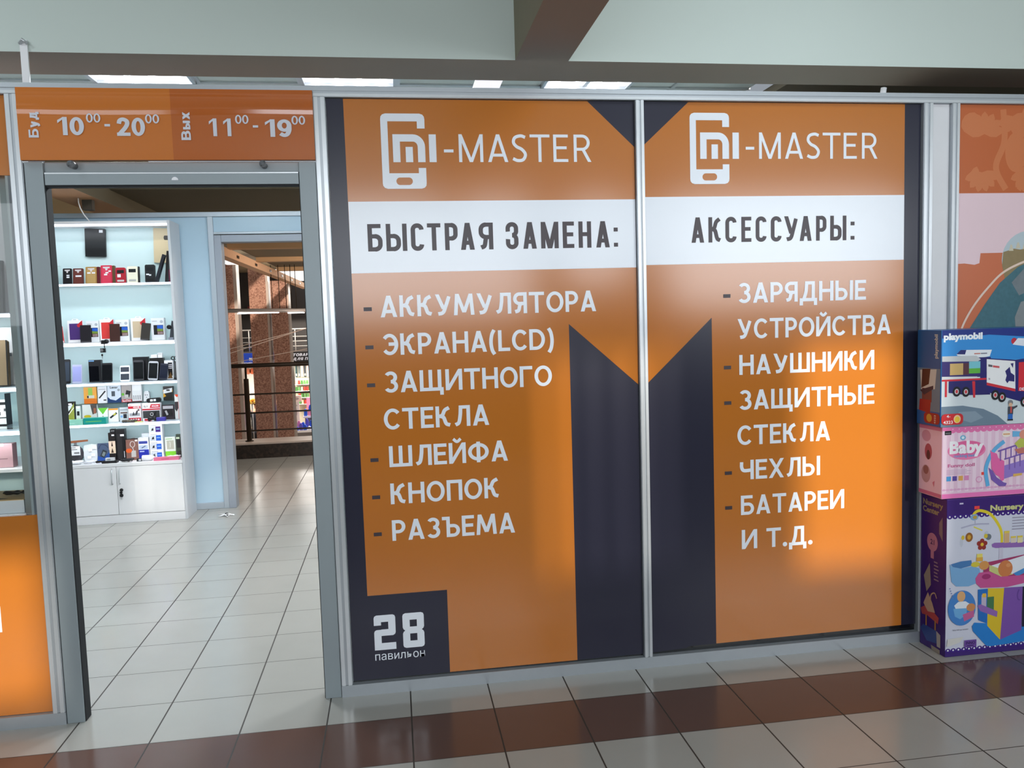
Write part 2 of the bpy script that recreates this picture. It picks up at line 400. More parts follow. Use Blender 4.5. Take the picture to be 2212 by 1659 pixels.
def text_polys(txt, x, y, hgt, bold=0.0, width=None, align='L', rot=0.0):
    """triangles of a line in the built-in typeface; hgt is the height of a capital"""
    key = (txt, bold)
    if key not in _txt:
        cu = bpy.data.curves.new('lettering', 'FONT'); cu.body = txt; cu.size = 1; cu.offset = bold; cu.resolution_u = 5
        ob = bpy.data.objects.new('lettering', cu); COL.objects.link(ob)
        dg = bpy.context.evaluated_depsgraph_get(); me = bpy.data.meshes.new_from_object(ob.evaluated_get(dg))
        _txt[key] = [[(me.vertices[i].co.x, me.vertices[i].co.y) for i in p.vertices] for p in me.polygons]
        bpy.data.objects.remove(ob); bpy.data.curves.remove(cu); bpy.data.meshes.remove(me)
    P = _txt[key]
    if not P: return []
    xs = [p[0] for q in P for p in q]; x0, x1 = min(xs), max(xs); s_ = hgt / (0.728 if any(ord(c) > 1000 for c in txt) else 0.69); sx = s_
    if width: sx = width / (x1 - x0)
    o = 0 if align == 'L' else -(x1 - x0) * sx / (2 if align == 'C' else 1)
    c, n = math.cos(rot), math.sin(rot); out = TextPolys()
    for q in P:
        r = []
        for p in q:
            a, b = (p[0] - x0) * sx + o, p[1] * s_
            r.append((x + a * c - b * n, y + a * n + b * c))
        out.append(r)
    return out
from mathutils.geometry import delaunay_2d_cdt
class TextPolys(list): pass
def draw(mb, polys, fr, m, off):
    """overlapping outlines joined into one flat layer"""
    if len(polys) == 1 or isinstance(polys, TextPolys):
        for p in polys: mb.poly(p, fr, m, off)
        return
    vs = []; ed = []; bb = []
    for p in polys:
        i = len(vs); n = len(p); vs += [Vector((a * 100, b * 100)) for a, b in p]; ed += [(i + k, i + (k + 1) % n) for k in range(n)]
        xs = [a for a, b in p]; ys = [b for a, b in p]; bb.append((min(xs), max(xs), min(ys), max(ys)))
    v, e, f, *_ = delaunay_2d_cdt(vs, ed, [], 0, 1e-4)
    def covered(x, y):
        for p, b in zip(polys, bb):
            if b[0] <= x <= b[1] and b[2] <= y <= b[3]:
                c = False; k = len(p) - 1
                for m_ in range(len(p)):
                    if (p[m_][1] > y) != (p[k][1] > y) and x < (p[k][0] - p[m_][0]) * (y - p[m_][1]) / (p[k][1] - p[m_][1]) + p[m_][0]: c = not c
                    k = m_
                if c: return True
        return False
    f = [t for t in f if covered(sum(v[k].x for k in t) / len(t) / 100, sum(v[k].y for k in t) / len(t) / 100)]
    O, U, V, Nn = fr
    q = [O + U * (p.x / 100) + V * (p.y / 100) + Nn * off for p in v]
    out = []
    for t in f:
        a = sum(v[t[i]].x * v[t[(i + 1) % len(t)]].y - v[t[(i + 1) % len(t)]].x * v[t[i]].y for i in range(len(t)))
        out.append(list(t) if a >= 0 else list(t)[::-1])
    mb.mesh(q, out, m)

# ------------------------------------------------------------------ the building
struct(bx('floor', -8.0, 9.0, -6.2, 6.42, -0.12, 0.0, M_TILE))
# corridor: rear wall with window openings shaped to place the sun patches, behind the photographer
wb = MB()
M_REAR = mat('rear_plaster', (74, 68, 60), 0.8)
for a, b in ((-8, -5.2), (-2.1, -0.9), (1.3, 2.25), (2.95, 3.45), (3.98, 9)): wb.box(a, b, -6.2, -6.0, 1.6, 2.95, M_REAR)
wb.box(-8, 9, -6.2, -6.0, 0, 1.6, M_REAR); wb.box(-8, 9, -6.2, -6.0, 2.95, 3.4, M_REAR)
wb.box(-.9, -.35, -6.2, -6.0, 1.6, 2.45, M_REAR); wb.box(.3, 1.3, -6.2, -6.0, 1.6, 2.45, M_REAR); wb.box(3.45, 3.98, -6.2, -6.0, 1.6, 1.88, M_REAR); wb.box(2.25, 2.95, -6.2, -6.0, 1.6, 1.95, M_REAR); wb.box(-.35, .3, -6.2, -6.0, 2.25, 2.45, M_REAR)
struct(wb.build('wall_rear'))
wf = MB()
for a, b in ((-5.2, -2.1),):
    for q in (a + (b - a) * .35, a + (b - a) * .68): wf.box(q - .05, q + .05, -6.15, -6.05, 1.6, 2.95, M_REAR)
    wf.box(a, b, -6.14, -6.06, 2.25, 2.33, M_REAR)
# unseen vertical slats, added to thin the sunlight
for a, b, z0, z1, wd in ((-.9, 1.3, 2.45, 2.95, .085), (2.25, 2.95, 1.95, 2.95, .075)):
    x = a
    while x < b: wf.box(x, min(b, x + wd), -6.11, -6.10, z0, z1, M_REAR); x += .12
struct(wf.build('window_4_with_added_slats'))
struct(bx('wall_left', -8.2, -8.0, -6.2, 22, -3.2, 5, M_WALL))
struct(bx('wall_right', 9.0, 9.2, -6.2, 22, -3.2, 5, M_WALL))
# corridor ceiling between the beams
struct(bx('ceiling', -8, 9, -6.2, 0.0, 3.30, 3.40, M_WALL))
# beam grid: the long beam over the shop fronts and the cross beam running toward the viewer
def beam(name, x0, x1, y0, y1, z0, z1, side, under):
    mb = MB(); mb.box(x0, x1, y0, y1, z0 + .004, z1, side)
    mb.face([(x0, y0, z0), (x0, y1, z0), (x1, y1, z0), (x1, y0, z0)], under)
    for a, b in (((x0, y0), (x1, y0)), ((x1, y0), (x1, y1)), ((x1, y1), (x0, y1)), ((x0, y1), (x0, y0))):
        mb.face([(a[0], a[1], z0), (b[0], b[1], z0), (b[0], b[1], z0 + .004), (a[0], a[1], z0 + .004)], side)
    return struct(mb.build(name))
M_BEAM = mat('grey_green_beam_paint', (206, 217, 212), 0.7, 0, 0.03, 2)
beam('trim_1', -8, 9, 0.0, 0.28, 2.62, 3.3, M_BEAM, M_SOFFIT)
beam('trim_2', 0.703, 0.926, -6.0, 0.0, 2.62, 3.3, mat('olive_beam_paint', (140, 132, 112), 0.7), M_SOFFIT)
# suspended ceiling of the shop
cg = MB(); ZC = 3.05
cg.box(-5, 2.6, 0.28, 3.8, ZC + .012, ZC + .03, M_CEILT)
for i in range(-5, 7):
    xg = -1.545 + 0.60 * (i + 0); cg.box(xg - .012, xg + .012, 0.28, 3.8, ZC, ZC + .014, M_ALU_L)
for yy in (0.68, 1.28, 1.88, 2.48, 3.08, 3.68): cg.box(-5, 2.6, yy - .012, yy + .012, ZC + .001, ZC + .013, M_ALU_L)
struct(cg.build('ceiling_1'))
for i, lx in enumerate((-1.245, -0.045, 1.455)):
    t = thing('ceiling_light', 'recessed four-tube ceiling lamp ' + ('above the doorway sign, leftmost of the lamps', 'second from the left, above the opening hours', 'just right of the beam crossing', 'rightmost of the lamps')[i], 'lamp', (lx, 1.58, ZC), 'square lamps in the shop ceiling')
    fr = MB()
    for a, b, c, d in ((lx - .29, lx + .29, 1.295, 1.315), (lx - .29, lx + .29, 1.85, 1.87), (lx - .29, lx - .27, 1.295, 1.87), (lx + .27, lx + .29, 1.295, 1.87)): fr.box(a, b, c, d, ZC - .014, ZC + .012, M_ALU_L)
    fr.build('frame', t)
    bx('reflector', lx - .27, lx + .27, 1.315, 1.85, ZC + .004, ZC + .01, mat('lamp_reflector', (250, 250, 255), .3, 0, 0, 1, emit=.45), t)
    for k in range(4):
        tx = lx - .2025 + k * .135
        MB().tube([(tx, 1.33, ZC - .005), (tx, 1.83, ZC - .005)], .013, M_TUBE).build('tube', t)
for lb, lx in (('white square ceiling lamp in the corridor coffer right of the beam', 1.75), ('white square ceiling lamp in the corridor coffer left of the beam', -2.0)):
    t = thing('ceiling_light', lb, 'lamp', (lx, -1.15, 3.25), 'square lamps in the corridor ceiling')
    fr = MB()
    for a, b, c, d in ((-.32, .32, -.32, -.29), (-.32, .32, .29, .32), (-.32, -.29, -.29, .29), (.29, .32, -.29, .29)): fr.box(lx + a, lx + b, -1.15 + c, -1.15 + d, 3.25, 3.30, M_ALU_L)
    fr.build('frame', t)
    bx('diffuser', lx - .29, lx + .29, -1.44, -.86, 3.27, 3.30, mat('lamp_reflector', (250, 250, 255), .3, 0, 0, 1, emit=1.2), t)
# white square plate hanging under the shop ceiling, its lit look added as glow
hp = MB(); hp.box(0.635, 0.775, 0.86, 1.06, 2.79, 2.80, mat('glowing_white_plate', (246, 240, 250), .5, 0, 0, 1, emit=.75)); hp.tube([(.705, .96, 2.80), (.705, .96, 3.06)], .004, M_ALU)
tag(hp.build('hanging_plate'), 'small white square plate with added glow under the shop ceiling beside the beam crossing', 'lamp')
struct(bx('wall_shop_right', 2.60, 2.66, 0.03, 3.8, 0, 2.50, M_WALL))
struct(bx('ceiling_6', 2.62, 9, 0.28, 3.8, 2.95, 3.0, mat('dim_ceiling', (110, 100, 84), .8)))
struct(bx('wall_shop_left', -5.1, -5.0, 0.1, 3.8, 0, 3.05, M_WALL))

# ------------------------------------------------------------------ shop front: aluminium profiles
def profile(name, x0, x1, z0, z1, y0=-.02, y1=.03, groove=True, vert=True):
    mb = MB(); mb.box(x0, x1, y0, y1, z0, z1, M_ALU)
    if groove and vert:
        w = (x1 - x0); mb.box(x0 + w * .06, x0 + w * .38, y0 - .004, y0, z0, z1, M_ALU_L); mb.box(x0 + w * .62, x0 + w * .94, y0 - .004, y0, z0, z1, M_ALU_L)
    elif groove:
        h = z1 - z0; mb.box(x0, x1, y0 - .004, y0, z0 + h * .04, z0 + h * .30, M_ALU_L); mb.box(x0, x1, y0 - .004, y0, z0 + h * .55, z0 + h * .96, M_ALU)
    return struct(mb.build(name))
profile('trim_3', -4.0, 4.4, 2.460, 2.502, vert=False)               # top rail
profile('trim_4', -1.243, -1.196, 0.052, 2.459)                       # post left of the doorway
profile('trim_5', -.114, -.068, 0.052, 2.459)                         # post right of the doorway
profile('trim_6', 1.203, 1.240, 0.052, 2.459)                         # mullion between the two banners
profile('trim_7', 2.526, 2.572, 0.052, 2.459)
profile('trim_8', 2.664, 2.703, 0.052, 2.459)
struct(bx('trim_9', 2.573, 2.663, -.004, .025, 0.0, 2.459, mat('white_channel', (222, 222, 226), .4)))
profile('trim_10', -4.0, -1.196, 0.0, 0.05, groove=False)
profile('trim_11', -.114, 4.4, 0.0, 0.05, groove=False)
# glazing behind the printed film
struct(bx('window_1', -.067, 1.203, .008, .014, .05, 2.46, mat('dark_pane', (16, 17, 20), .1)))
struct(bx('window_2', 1.240, 2.526, .008, .014, .05, 2.46, mat('dark_pane', (16, 17, 20), .1)))
struct(bx('window_3', -2.45, -1.243, .008, .014, .855, 2.165, M_GLASS))

# hanger brackets from the beam to the top rail
hb = MB(); hb.box(-1.177, -1.151, -.012, -.004, 2.502, 2.66, M_WHITE); hb.tube([(-1.175, -.016, 2.645), (-1.16, -.03, 2.655), (-1.148, -.016, 2.645)], .006, M_ALU_L)
tag(hb.build('hanger_bar'), 'white flat hanger bar from the beam down to the top rail', 'bracket')
tag(MB().tube([(2.377, .06, 2.49), (2.385, .06, 2.545)], .013, M_WHITE, 12).build('rail_pin'), 'short white pin standing on the top rail above the right banner', 'bracket')

# ------------------------------------------------------------------ printed banners
def logo(dx, dz, fr):
    mb = MB(); P = []
    def R(x0, z0, x1, z1): P.append(rect(x0, z0, x1, z1))
    # phone outline broken on the right by the letters
    P.append([(.145, 2.380), (.1465, 2.390), (.153, 2.398), (.165, 2.402), (.173, 2.402), (.173, 2.371), (.173, 2.36), (.145, 2.36)])
    P.append(rect(.173, 2.371, .291, 2.402))
    P.append([(.291, 2.343), (.322, 2.343), (.322, 2.380), (.3205, 2.390), (.314, 2.398), (.302, 2.402), (.291, 2.402)])
    R(.145, 2.165, .173, 2.36)
    P.append([(.145, 2.165), (.145, 2.125), (.1465, 2.115), (.153, 2.107), (.165, 2.103), (.302, 2.103), (.314, 2.107), (.3205, 2.115), (.322, 2.125), (.322, 2.165)])
    R(.292, 2.165, .322, 2.186)
    # letters inside the phone
    R(.191, 2.209, .220, 2.320); R(.220, 2.291, .272, 2.320); R(.242, 2.209, .271, 2.270); R(.291, 2.209, .321, 2.270); R(.337, 2.209, .366, 2.320)
    o = ell(.272, 2.270, .049, .050, 8, 0, 90); i = ell(.272, 2.270, .019, .021, 8, 0, 90)
    for a in range(8): P.append([o[a], o[a + 1], i[a + 1], i[a]])
    R(.397, 2.248, .436, 2.260)
    # thin capitals
    for ch, x0, x1 in (('M', .458, .558), ('A', .575, .664), ('S', .674, .743), ('T', .753, .837), ('E', .852, .915), ('R', .939, 1.013)):
        wd, Q = glyph(ch, (x1 - x0) / .112 / {'M': 1, 'A': .82, 'S': .62, 'T': .76, 'E': .6, 'R': .68}[ch], .115, 2.0, True)
        P += [[(x0 + p[0] * (x1 - x0) / wd, 2.209 + p[1] * .112) for p in q] for q in Q]
    draw(mb, [[(p[0] + dx, p[1] + dz) for p in q] for q in P], fr, M_FILMW, .0016)
    mb.poly(rrect(.200 + dx, 2.118 + dz, .266 + dx, 2.148 + dz, .0149), fr, M_ORANGE, .0019)      # home button
    return mb
FB = front(-.002)
ban = thing('shop_banner', 'orange banner with navy edge and large number 28 right of the open doorway', 'banner', (.6, -.002, .055), 'printed banners on the shop front')
mb = MB(); mb.box(-.066, 1.201, -.002, .006, .060, 2.458, M_NAVY)
mb.poly([(.008, .422), (.342, .422), (.342, .060), (.902, .060), (.900, 1.534), (1.201, 1.264), (1.201, 2.271), (1.001, 2.458), (.002, 2.458)], FB, M_ORANGE, .0006)
mb.poly(rect(.004, 1.766, 1.201, 2.053), FB, M_FILMW, .0011)
mb.build('printed_film', ban)
logo(0, 0, FB).build('logo', ban)['label'] = 'white phone logo with thin capitals'
lb = MB()
GX = [(.075, .134), (.149, .233), (.249, .302), (.316, .371), (.388, .441), (.452, .511), (.528, .588), (.641, .694), (.713, .772), (.790, .865), (.883, .932), (.951, 1.006), (1.026, 1.087), (1.104, 1.122)]
draw(lb, line_polys('БЫСТРАЯЗАМЕНА:', 0, 0, 1.853, .110, w=.165, n=4.0, straight=True, glyph_x=GX), FB, M_GLYPHDK, .0018)
lb.build('heading', ban)['label'] = 'dark condensed capitals on the white band'
for txt, x0, x1, z0 in (('АККУМУЛЯТОРА', .112, 1.022, 1.585), ('ЭКРАНА(LCD)', .116, .833, 1.429), ('ЗАЩИТНОГО', .116, .821, 1.274), ('СТЕКЛА', .108, .548, 1.120), ('ШЛЕЙФА', .123, .623, .963), ('КНОПОК', .122, .581, .806), ('РАЗЪЕМА', .122, .644, .650)):
    lb = MB(); draw(lb, line_polys(txt, x0, x1, z0, .088), FB, M_FILMW, .0018); lb.build('list_line', ban)
for z0 in (1.620, 1.464, 1.308, .9965, .8395, .6825): MB().poly(rect(.046, z0 - .0078, .079, z0 + .0078), FB, M_GLYPHDK, .0018).build('list_dash', ban)
nb = MB()
def r28(x, z):
    P = []
    def R(a, b, c, d): P.append(rect(x + a, z + b, x + c, z + d))
    return P, R
P, R = r28(.029, .184)      # the 2
R(0, 0, .090, .030); R(0, .030, .030, .062); P.append([(.029, .245), (.059, .245), (.059, .272), (.040, .272), (.032, .268), (.029, .260)])
R(.030, .061, .060, .089); P.append([(.089, .245), (.108, .245), (.116, .250), (.119, .258), (.119, .273), (.089, .273)])
R(.060, .089, .090, .121); P.append([(.089, .305), (.119, .305), (.119, .323), (.116, .331), (.108, .335), (.089, .335)])
R(.030, .121, .060, .151); P.append([(.029, .291), (.059, .291), (.059, .335), (.040, .335), (.032, .331), (.029, .323)])
R(.060, .061, .0605, .089)
draw(nb, P, FB, M_FILMW, .0018)
P = []                       # the 8
x, z = .149, .184
def R(a, b, c, d): P.append(rect(x + a, z + b, x + c, z + d))
R(.030, 0, .060, .030); R(.030, .061, .060, .091); R(.030, .121, .060, .151)
P.append([(x, z + .012), (x + .003, z + .004), (x + .012, z), (x + .030, z), (x + .030, z + .076), (x + .010, z + .076), (x + .003, z + .070), (x, z + .062)])
P.append([(x + .010, z + .076), (x + .030, z + .076), (x + .030, z + .151), (x + .012, z + .151), (x + .003, z + .147), (x, z + .139), (x, z + .090), (x + .003, z + .082)])
P += [[(2 * x + .090 - p[0], p[1]) for p in reversed(q)] for q in P[3:5]]
draw(nb, P, FB, M_FILMW, .0018)
draw(nb, text_polys('павильон', .029, .140, .036, 0.0, .209), FB, M_FILMW, .0018)
nb.build('pavilion_number', ban)['label'] = 'white number 28 with small word below'

ban2 = thing('shop_banner', 'orange banner with navy right edge, listing accessories, between mullion and white channel', 'banner', (1.88, -.002, .07), 'printed banners on the shop front')
mb = MB(); PL = [(1.242, .062), (1.30, .064), (1.40, .068), (1.42, .075), (2.524, .082), (2.524, 2.458), (1.242, 2.458)]
mb.prism(PL, FB, .006, M_NAVY)
mb.poly([(1.544, .076), (2.452, .082), (2.446, 2.458), (1.442, 2.458), (1.242, 2.278), (1.242, 1.266), (1.537, 1.542)], FB, M_ORANGE, .0006)
mb.poly(rect(1.242, 1.775, 2.447, 2.062), FB, M_FILMW, .0011)
mb.build('printed_film', ban2)
logo(1.3015, .012, FB).build('logo', ban2)['label'] = 'white phone logo with thin capitals'
lb = MB()
GX = [(1.448, 1.507), (1.526, 1.586), (1.603, 1.654), (1.676, 1.722), (1.742, 1.792), (1.812, 1.862), (1.873, 1.940), (1.946, 2.004), (2.024, 2.073), (2.091, 2.168), (2.188, 2.207)]
draw(lb, line_polys('АКСЕССУАРЫ:', 0, 0, 1.866, .108, w=.16, n=4.0, straight=True, glyph_x=GX), FB, M_GLYPHDK, .0018)
lb.build('heading', ban2)['label'] = 'dark condensed capitals on the white band'
for txt, x0, x1, z0 in (('ЗАРЯДНЫЕ', 1.659, 2.264, 1.601), ('УСТРОЙСТВА', 1.654, 2.388, 1.444), ('НАУШНИКИ', 1.662, 2.306, 1.286), ('ЗАЩИТНЫЕ', 1.660, 2.308, 1.130), ('СТЕКЛА', 1.651, 2.094, .973), ('ЧЕХЛЫ', 1.662, 2.044, .817), ('БАТАРЕИ', 1.665, 2.162, .657), ('И Т.Д.', 1.668, 2.007, .501)):
    lb = MB(); draw(lb, line_polys(txt, x0, x1, z0, .088), FB, M_FILMW, .0018); lb.build('list_line', ban2)
for z0 in (1.634, 1.321, 1.164, .851, .694): MB().poly(rect(1.591, z0 - .0078, 1.624, z0 + .0078), FB, M_GLYPHDK, .0018).build('list_dash', ban2)

# ------------------------------------------------------------------ sign with the opening hours, roller shutter
sg = thing('opening_hours_sign', 'glossy orange opening-hours sign above the doorway', 'sign', (-.65, -.03, 2.211))
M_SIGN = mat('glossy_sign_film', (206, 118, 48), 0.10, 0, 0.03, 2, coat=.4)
M_SIGN2 = mat('glossy_sign_film_dark', (188, 100, 44), 0.10, 0, 0.03, 2, coat=.4)  # darker orange for the right half of the sheet
def wavy(x0, x1, m):
    mb = MB(); n = 48; k = 10
    vs = []; fs = []
    for i in range(n + 1):
        z = 2.211 + (2.478 - 2.211) * i / n
        for j in range(k + 1):
            xx = x0 + (x1 - x0) * j / k
            vs.append((xx, -.0445 - .0026 * math.exp(-((z - 2.404 + .004 * math.sin(xx * 5)) / .016) ** 2) - .0012 * math.exp(-((z - 2.462) / .010) ** 2), z))
    for i in range(n):
        for j in range(k): a = i * (k + 1) + j; fs.append((a, a + 1, a + k + 2, a + k + 1))
    mb.mesh(vs, fs, m, True); return mb
bx('board', -1.192, -.114, -.041, -.024, 2.211, 2.478, mat('sign_board', (150, 90, 50), .5), sg)
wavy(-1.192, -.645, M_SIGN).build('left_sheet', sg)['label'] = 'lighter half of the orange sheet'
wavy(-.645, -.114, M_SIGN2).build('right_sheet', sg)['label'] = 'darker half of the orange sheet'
FS = front(-.0485); M_SIGNW = mat('sign_lettering', (214, 216, 226), .4, 0, .01)
def T_(t, x0, x1, z0, hgt, bold=.022):
    lb = MB(); draw(lb, line_polys(t, x0, x1, z0, hgt, w=.20 if hgt > .05 else .16, gap=.06), FS, M_SIGNW, .0); lb.build('numerals' if hgt > .05 else 'raised_zeros', sg)
for t, x0, x1, z0, hh in (('10', -1.052, -.959, 2.302, .067), ('00', -.950, -.899, 2.349, .034), ('20', -.843, -.741, 2.300, .068), ('00', -.739, -.688, 2.347, .034), ('1', -.507, -.476, 2.300, .067), ('1', -.454, -.423, 2.300, .067), ('00', -.409, -.359, 2.347, .034), ('19', -.298, -.198, 2.298, .067), ('00', -.197, -.145, 2.345, .034)): T_(t, x0, x1, z0, hh)
for x0, x1, z0 in ((-.886, -.866, 2.335), (-.344, -.324, 2.333)): MB().poly(rect(x0, z0, x1, z0 + .009), FS, M_SIGNW, 0).build('dash', sg)
for t, x0, z0, ln in (('Буд', -1.120, 2.293, .094), ('Вых', -.576, 2.285, .105)):
    lb = MB(); P = []; c = 0
    for k, ch in enumerate(t.upper()):
        wd, Q = glyph(ch, .92 if k else 1.0, .20 if k == 0 else .25, 2.0); f = 1 if k == 0 else .76
        P += [[(c + p[0] * f, p[1] * f - (.22 * (1 - p[1]) if ch == 'У' and p[1] < .6 else 0)) for p in q] for q in Q]; c += wd * f + .09
    P = [[(x0 - p[1] * .035, z0 + p[0] * ln / (c - .09)) for p in q] for q in P]
    draw(lb, P, FS, M_SIGNW, 0); lb.build('day_word', sg)

sh = thing('roller_shutter', 'raised grey steel roller shutter with side guides around the doorway', 'shutter', (-.655, 0, 0))
for x0, x1 in ((-1.194, -1.128), (-.182, -.116)):
    mb = MB(); mb.box(x0, x1, -.016, .05, 0, 2.21, M_STEEL)
    e = x1 if x0 < -1 else x0; mb.box(e - .003, e + .003, -.010, .046, .0, 2.17, M_DARKGAP)
    mb.build('guide_rail', sh, .002)
bx('lintel', -1.128, -.182, -.002, .05, 2.172, 2.212, M_STEEL, sh, .002)
bb = MB(); bb.box(-1.125, -.185, -.012, .024, 2.124, 2.171, M_STEEL); bb.box(-1.125, -.185, -.014, -.012, 2.165, 2.170, M_ALU_L); bb.box(-1.125, -.185, -.006, .02, 2.116, 2.124, M_DARKGAP)
bb.build('bottom_bar', sh)
for px in (-1.018, -.315): MB().lathe((px, -.002, 2.196), (0, -1, 0), [(0, .012), (.03, .012), (.032, .0135), (.045, .0135), (.0451, .008), (.042, .007)], M_GREYP, 18).build('rubber_stop', sh)
MB().prism(ell(-.653, 2.140, .0125, .0125, 12, 0, 180), front(-.0145), .002, mat('pale_plate', (250, 250, 255), .4, 0, 0, 1)).build('lock_plate', sh)['label'] = 'small white half-round lock plate'

# ------------------------------------------------------------------ rear partition of the shop with its second doorway
M_FRAME2 = mat('blue_grey_aluminium', (172, 182, 192), 0.4, 0.3, 0.02, 20)
def bar(name, x0, x1, y0, y1, z0, z1, m=M_FRAME2): return struct(bx(name, x0, x1, y0, y1, z0, z1, m, None, .003))
bar('trim_12', -5.0, 2.6, 3.79, 3.84, 2.50, 2.54)
bar('trim_13', -1.352, -1.308, 3.785, 3.845, 0.0, 2.50)
bar('trim_14', -0.36, -0.316, 3.785, 3.845, 0.0, 2.50)
bar('trim_15', -1.308, -0.36, 3.79, 3.84, 2.352, 2.372)
bar('trim_16', -5.0, -1.352, 3.79, 3.84, 0.0, 0.055)
bar('trim_17', -0.316, 2.6, 3.79, 3.84, 0.0, 0.055)
struct(bx('window_5', -5.0, -1.352, 3.81, 3.822, 0.055, 2.50, M_FROST))
struct(bx('window_6', -1.308, -0.36, 3.81, 3.822, 2.372, 2.50, M_FROST))
struct(bx('window_7', -0.316, 2.6, 3.81, 3.822, 0.055, 2.50, M_FROST))
dr = struct(bx('door_1', -1.308, -1.248, 3.78, 3.90, 0.0, 2.345, mat('door_frame_grey', (150, 158, 170), .45, .1), None, .004))
struct(bx('door_2', -0.44, -0.36, 3.78, 3.90, 0.0, 2.345, mat('door_frame_grey', (150, 158, 170), .45, .1), None, .004))
struct(bx('trim_18', -1.248, -0.44, 3.78, 3.90, 2.285, 2.345, mat('door_frame_grey', (150, 158, 170), .45, .1), None, .004))
# beam and dark ceiling of the next hall seen above the partition
M_TAN = mat('tan_beam_paint', (176, 128, 88), 0.7); M_OLIVE = mat('olive_ceiling_paint', (92, 82, 62), 0.8)
beam('trim_19', -2.44, -2.13, 2.95, 6.2, 2.62, 3.2, M_OLIVE, M_TAN)
struct(bx('ceiling_2', -2.13, 6.0, 3.85, 7.6, 2.74, 2.80, M_OLIVE))
struct(bx('ceiling_3', -6.0, -2.44, 3.85, 7.6, 2.90, 2.96, mat('pale_tan_ceiling', (212, 184, 140), .8)))
struct(bx('trim_20', -2.265, -2.19, 3.60, 3.66, 2.54, 2.62, mat('dark_post', (70, 62, 52), .6)))
tag(MB().tube([(-2.262, 3.52, 2.62), (-2.26, 3.515, 2.585), (-2.248, 3.51, 2.54), (-2.225, 3.51, 2.49), (-2.19, 3.52, 2.437)], .005, M_WHITE, 6).build('power_cable'), 'thin white power cable hanging down to the top of the display cabinet', 'cable')
# bits of cord left on the floor by the second doorway
mb = MB()
for k in range(5):
    a = k * 1.3; p = [(-1.285 + .07 * math.cos(a), 3.50 + .05 * math.sin(a), .006), (-1.28 + .02 * math.cos(a + 1), 3.50 + .02 * math.sin(a + 1), .016), (-1.27 - .06 * math.cos(a + .5), 3.49 - .05 * math.sin(a + .4), .005)]
    mb.tube([(x, y, z) for (x, z), y in zip(catmull([(q[0], q[2]) for q in p], 5), [q[1] for q in [(0, p[0][1] + (p[2][1] - p[0][1]) * i / 10) for i in range(11)]])], .004, M_WHITE, 6)
mb.blob((-1.275, 3.495, .014), .018, .012, .012, M_BLACK)
tag(mb.build('cord_bundle'), 'small tangle of white cord with a dark tie lying on the tiles', 'cord')

# ------------------------------------------------------------------ lit display cabinet
cab = thing('display_cabinet', 'tall white lit display cabinet with four shelves and two doors inside the shop', 'cabinet', (-2.1, 3.62, 0))
CX0, CX1, CY0, CY1 = -2.72, -1.577, 3.48, 3.775
bx('side_panel', CX1 - .020, CX1, CY0, CY1, 0, 2.437, M_SIDE, cab, .001)
bx('side_panel', CX0, CX0 + .02, CY0, CY1, 0, 2.437, M_SIDE, cab, .001)
bx('top_panel', CX0 + .02, CX1 - .02, CY0, CY1, 2.412, 2.434, M_WHITE, cab)
bx('back_panel', CX0 + .02, CX1 - .02, 3.765, CY1, .49, 2.412, M_CYAN, cab)
led = bx('led_strip', CX0 + .02, CX1 - .02, CY0 + .002, CY0 + .016, 2.396, 2.411, M_LED, cab)
for i, zt in enumerate((1.945, 1.476, 1.146, .815)):
    th = .012 if i != 1 else .022
    s_ = bx('shelf', CX0 + .021, CX1 - .021, CY0 + .012, 3.764, zt - th, zt, mat('glass_shelf', (190, 205, 214), .2) if i != 1 else M_WHITE, cab)
    l_ = bx('led_strip', CX0 + .021, CX1 - .021, CY0 + .002, CY0 + .012, zt - th - .006, zt - .002 if i != 1 else zt - th + .004, M_LED, s_)
bx('counter_board', CX0 + .02, CX1 - .02, CY0, 3.765, .466, .490, M_WHITE, cab)
bx('plinth', CX0 + .02, CX1 - .02, CY0 + .004, 3.75, .0, .066, M_WHITE, cab)
for x0, x1, hx in ((-2.698, -2.1145, -2.142), (-2.1105, -1.599, -2.085)):
    d_ = bx('door', x0, x1, CY0 + .002, CY0 + .02, .070, .463, M_WHITE, cab, .0015)
    MB().tube([(hx - .003, CY0 + .003, .447), (hx, CY0 - .016, .435), (hx - .0005, CY0 - .022, .385), (hx - .003, CY0 - .016, .335), (hx - .003, CY0 + .003, .323)], .0045, M_ALU_L, 8).build('handle', d_)
    if hx > -2.1:
        k = MB(); k.lathe((-2.080, CY0 + .004, .272), (0, -1, 0), [(0, .013), (.012, .013), (.016, .009)], M_BLACK, 14); k.tube([(-2.080, CY0 - .014, .268), (-2.080, CY0 - .016, .24)], .003, M_BLACK, 6)
        k.prism(ell(-2.080, .228, .014, .016, 14), front(CY0 - .012), .005, M_BLACK); k.prism(ell(-2.082, .252, .011, .010, 14), front(CY0 - .012), .005, M_BLACK); k.box(-2.084, -2.078, CY0 - .014, CY0 - .010, .196, .216, M_ALU_L)
        k.build('lock', d_)['label'] = 'black lock with hanging keys'
LK = MB(); LK.box(-2.150, -2.118, 3.462, 3.479, 1.462, 1.492, M_BLACK); LK.lathe((-2.110, 3.474, 1.481), (0, -1, 0), [(0, .018), (.014, .018), (.02, .010)], M_BLACK, 14)
LK.tube([(-2.128, 3.468, 1.462), (-2.128, 3.468, 1.430)], .004, M_BLACK, 6); LK.box(-2.160, -2.122, 3.462, 3.478, 1.394, 1.428, M_BLACK); LK.lathe((-2.148, 3.463, 1.412), (0, -1, 0), [(0, .012), (.006, .012), (.008, .006)], M_GREYP, 12)
LK.prism(ell(-2.150, 1.374, .007, .010, 12), front(3.466), .004, M_BLACK); LK.box(-2.1515, -2.1485, 3.466, 3.470, 1.345, 1.366, M_GREYP)
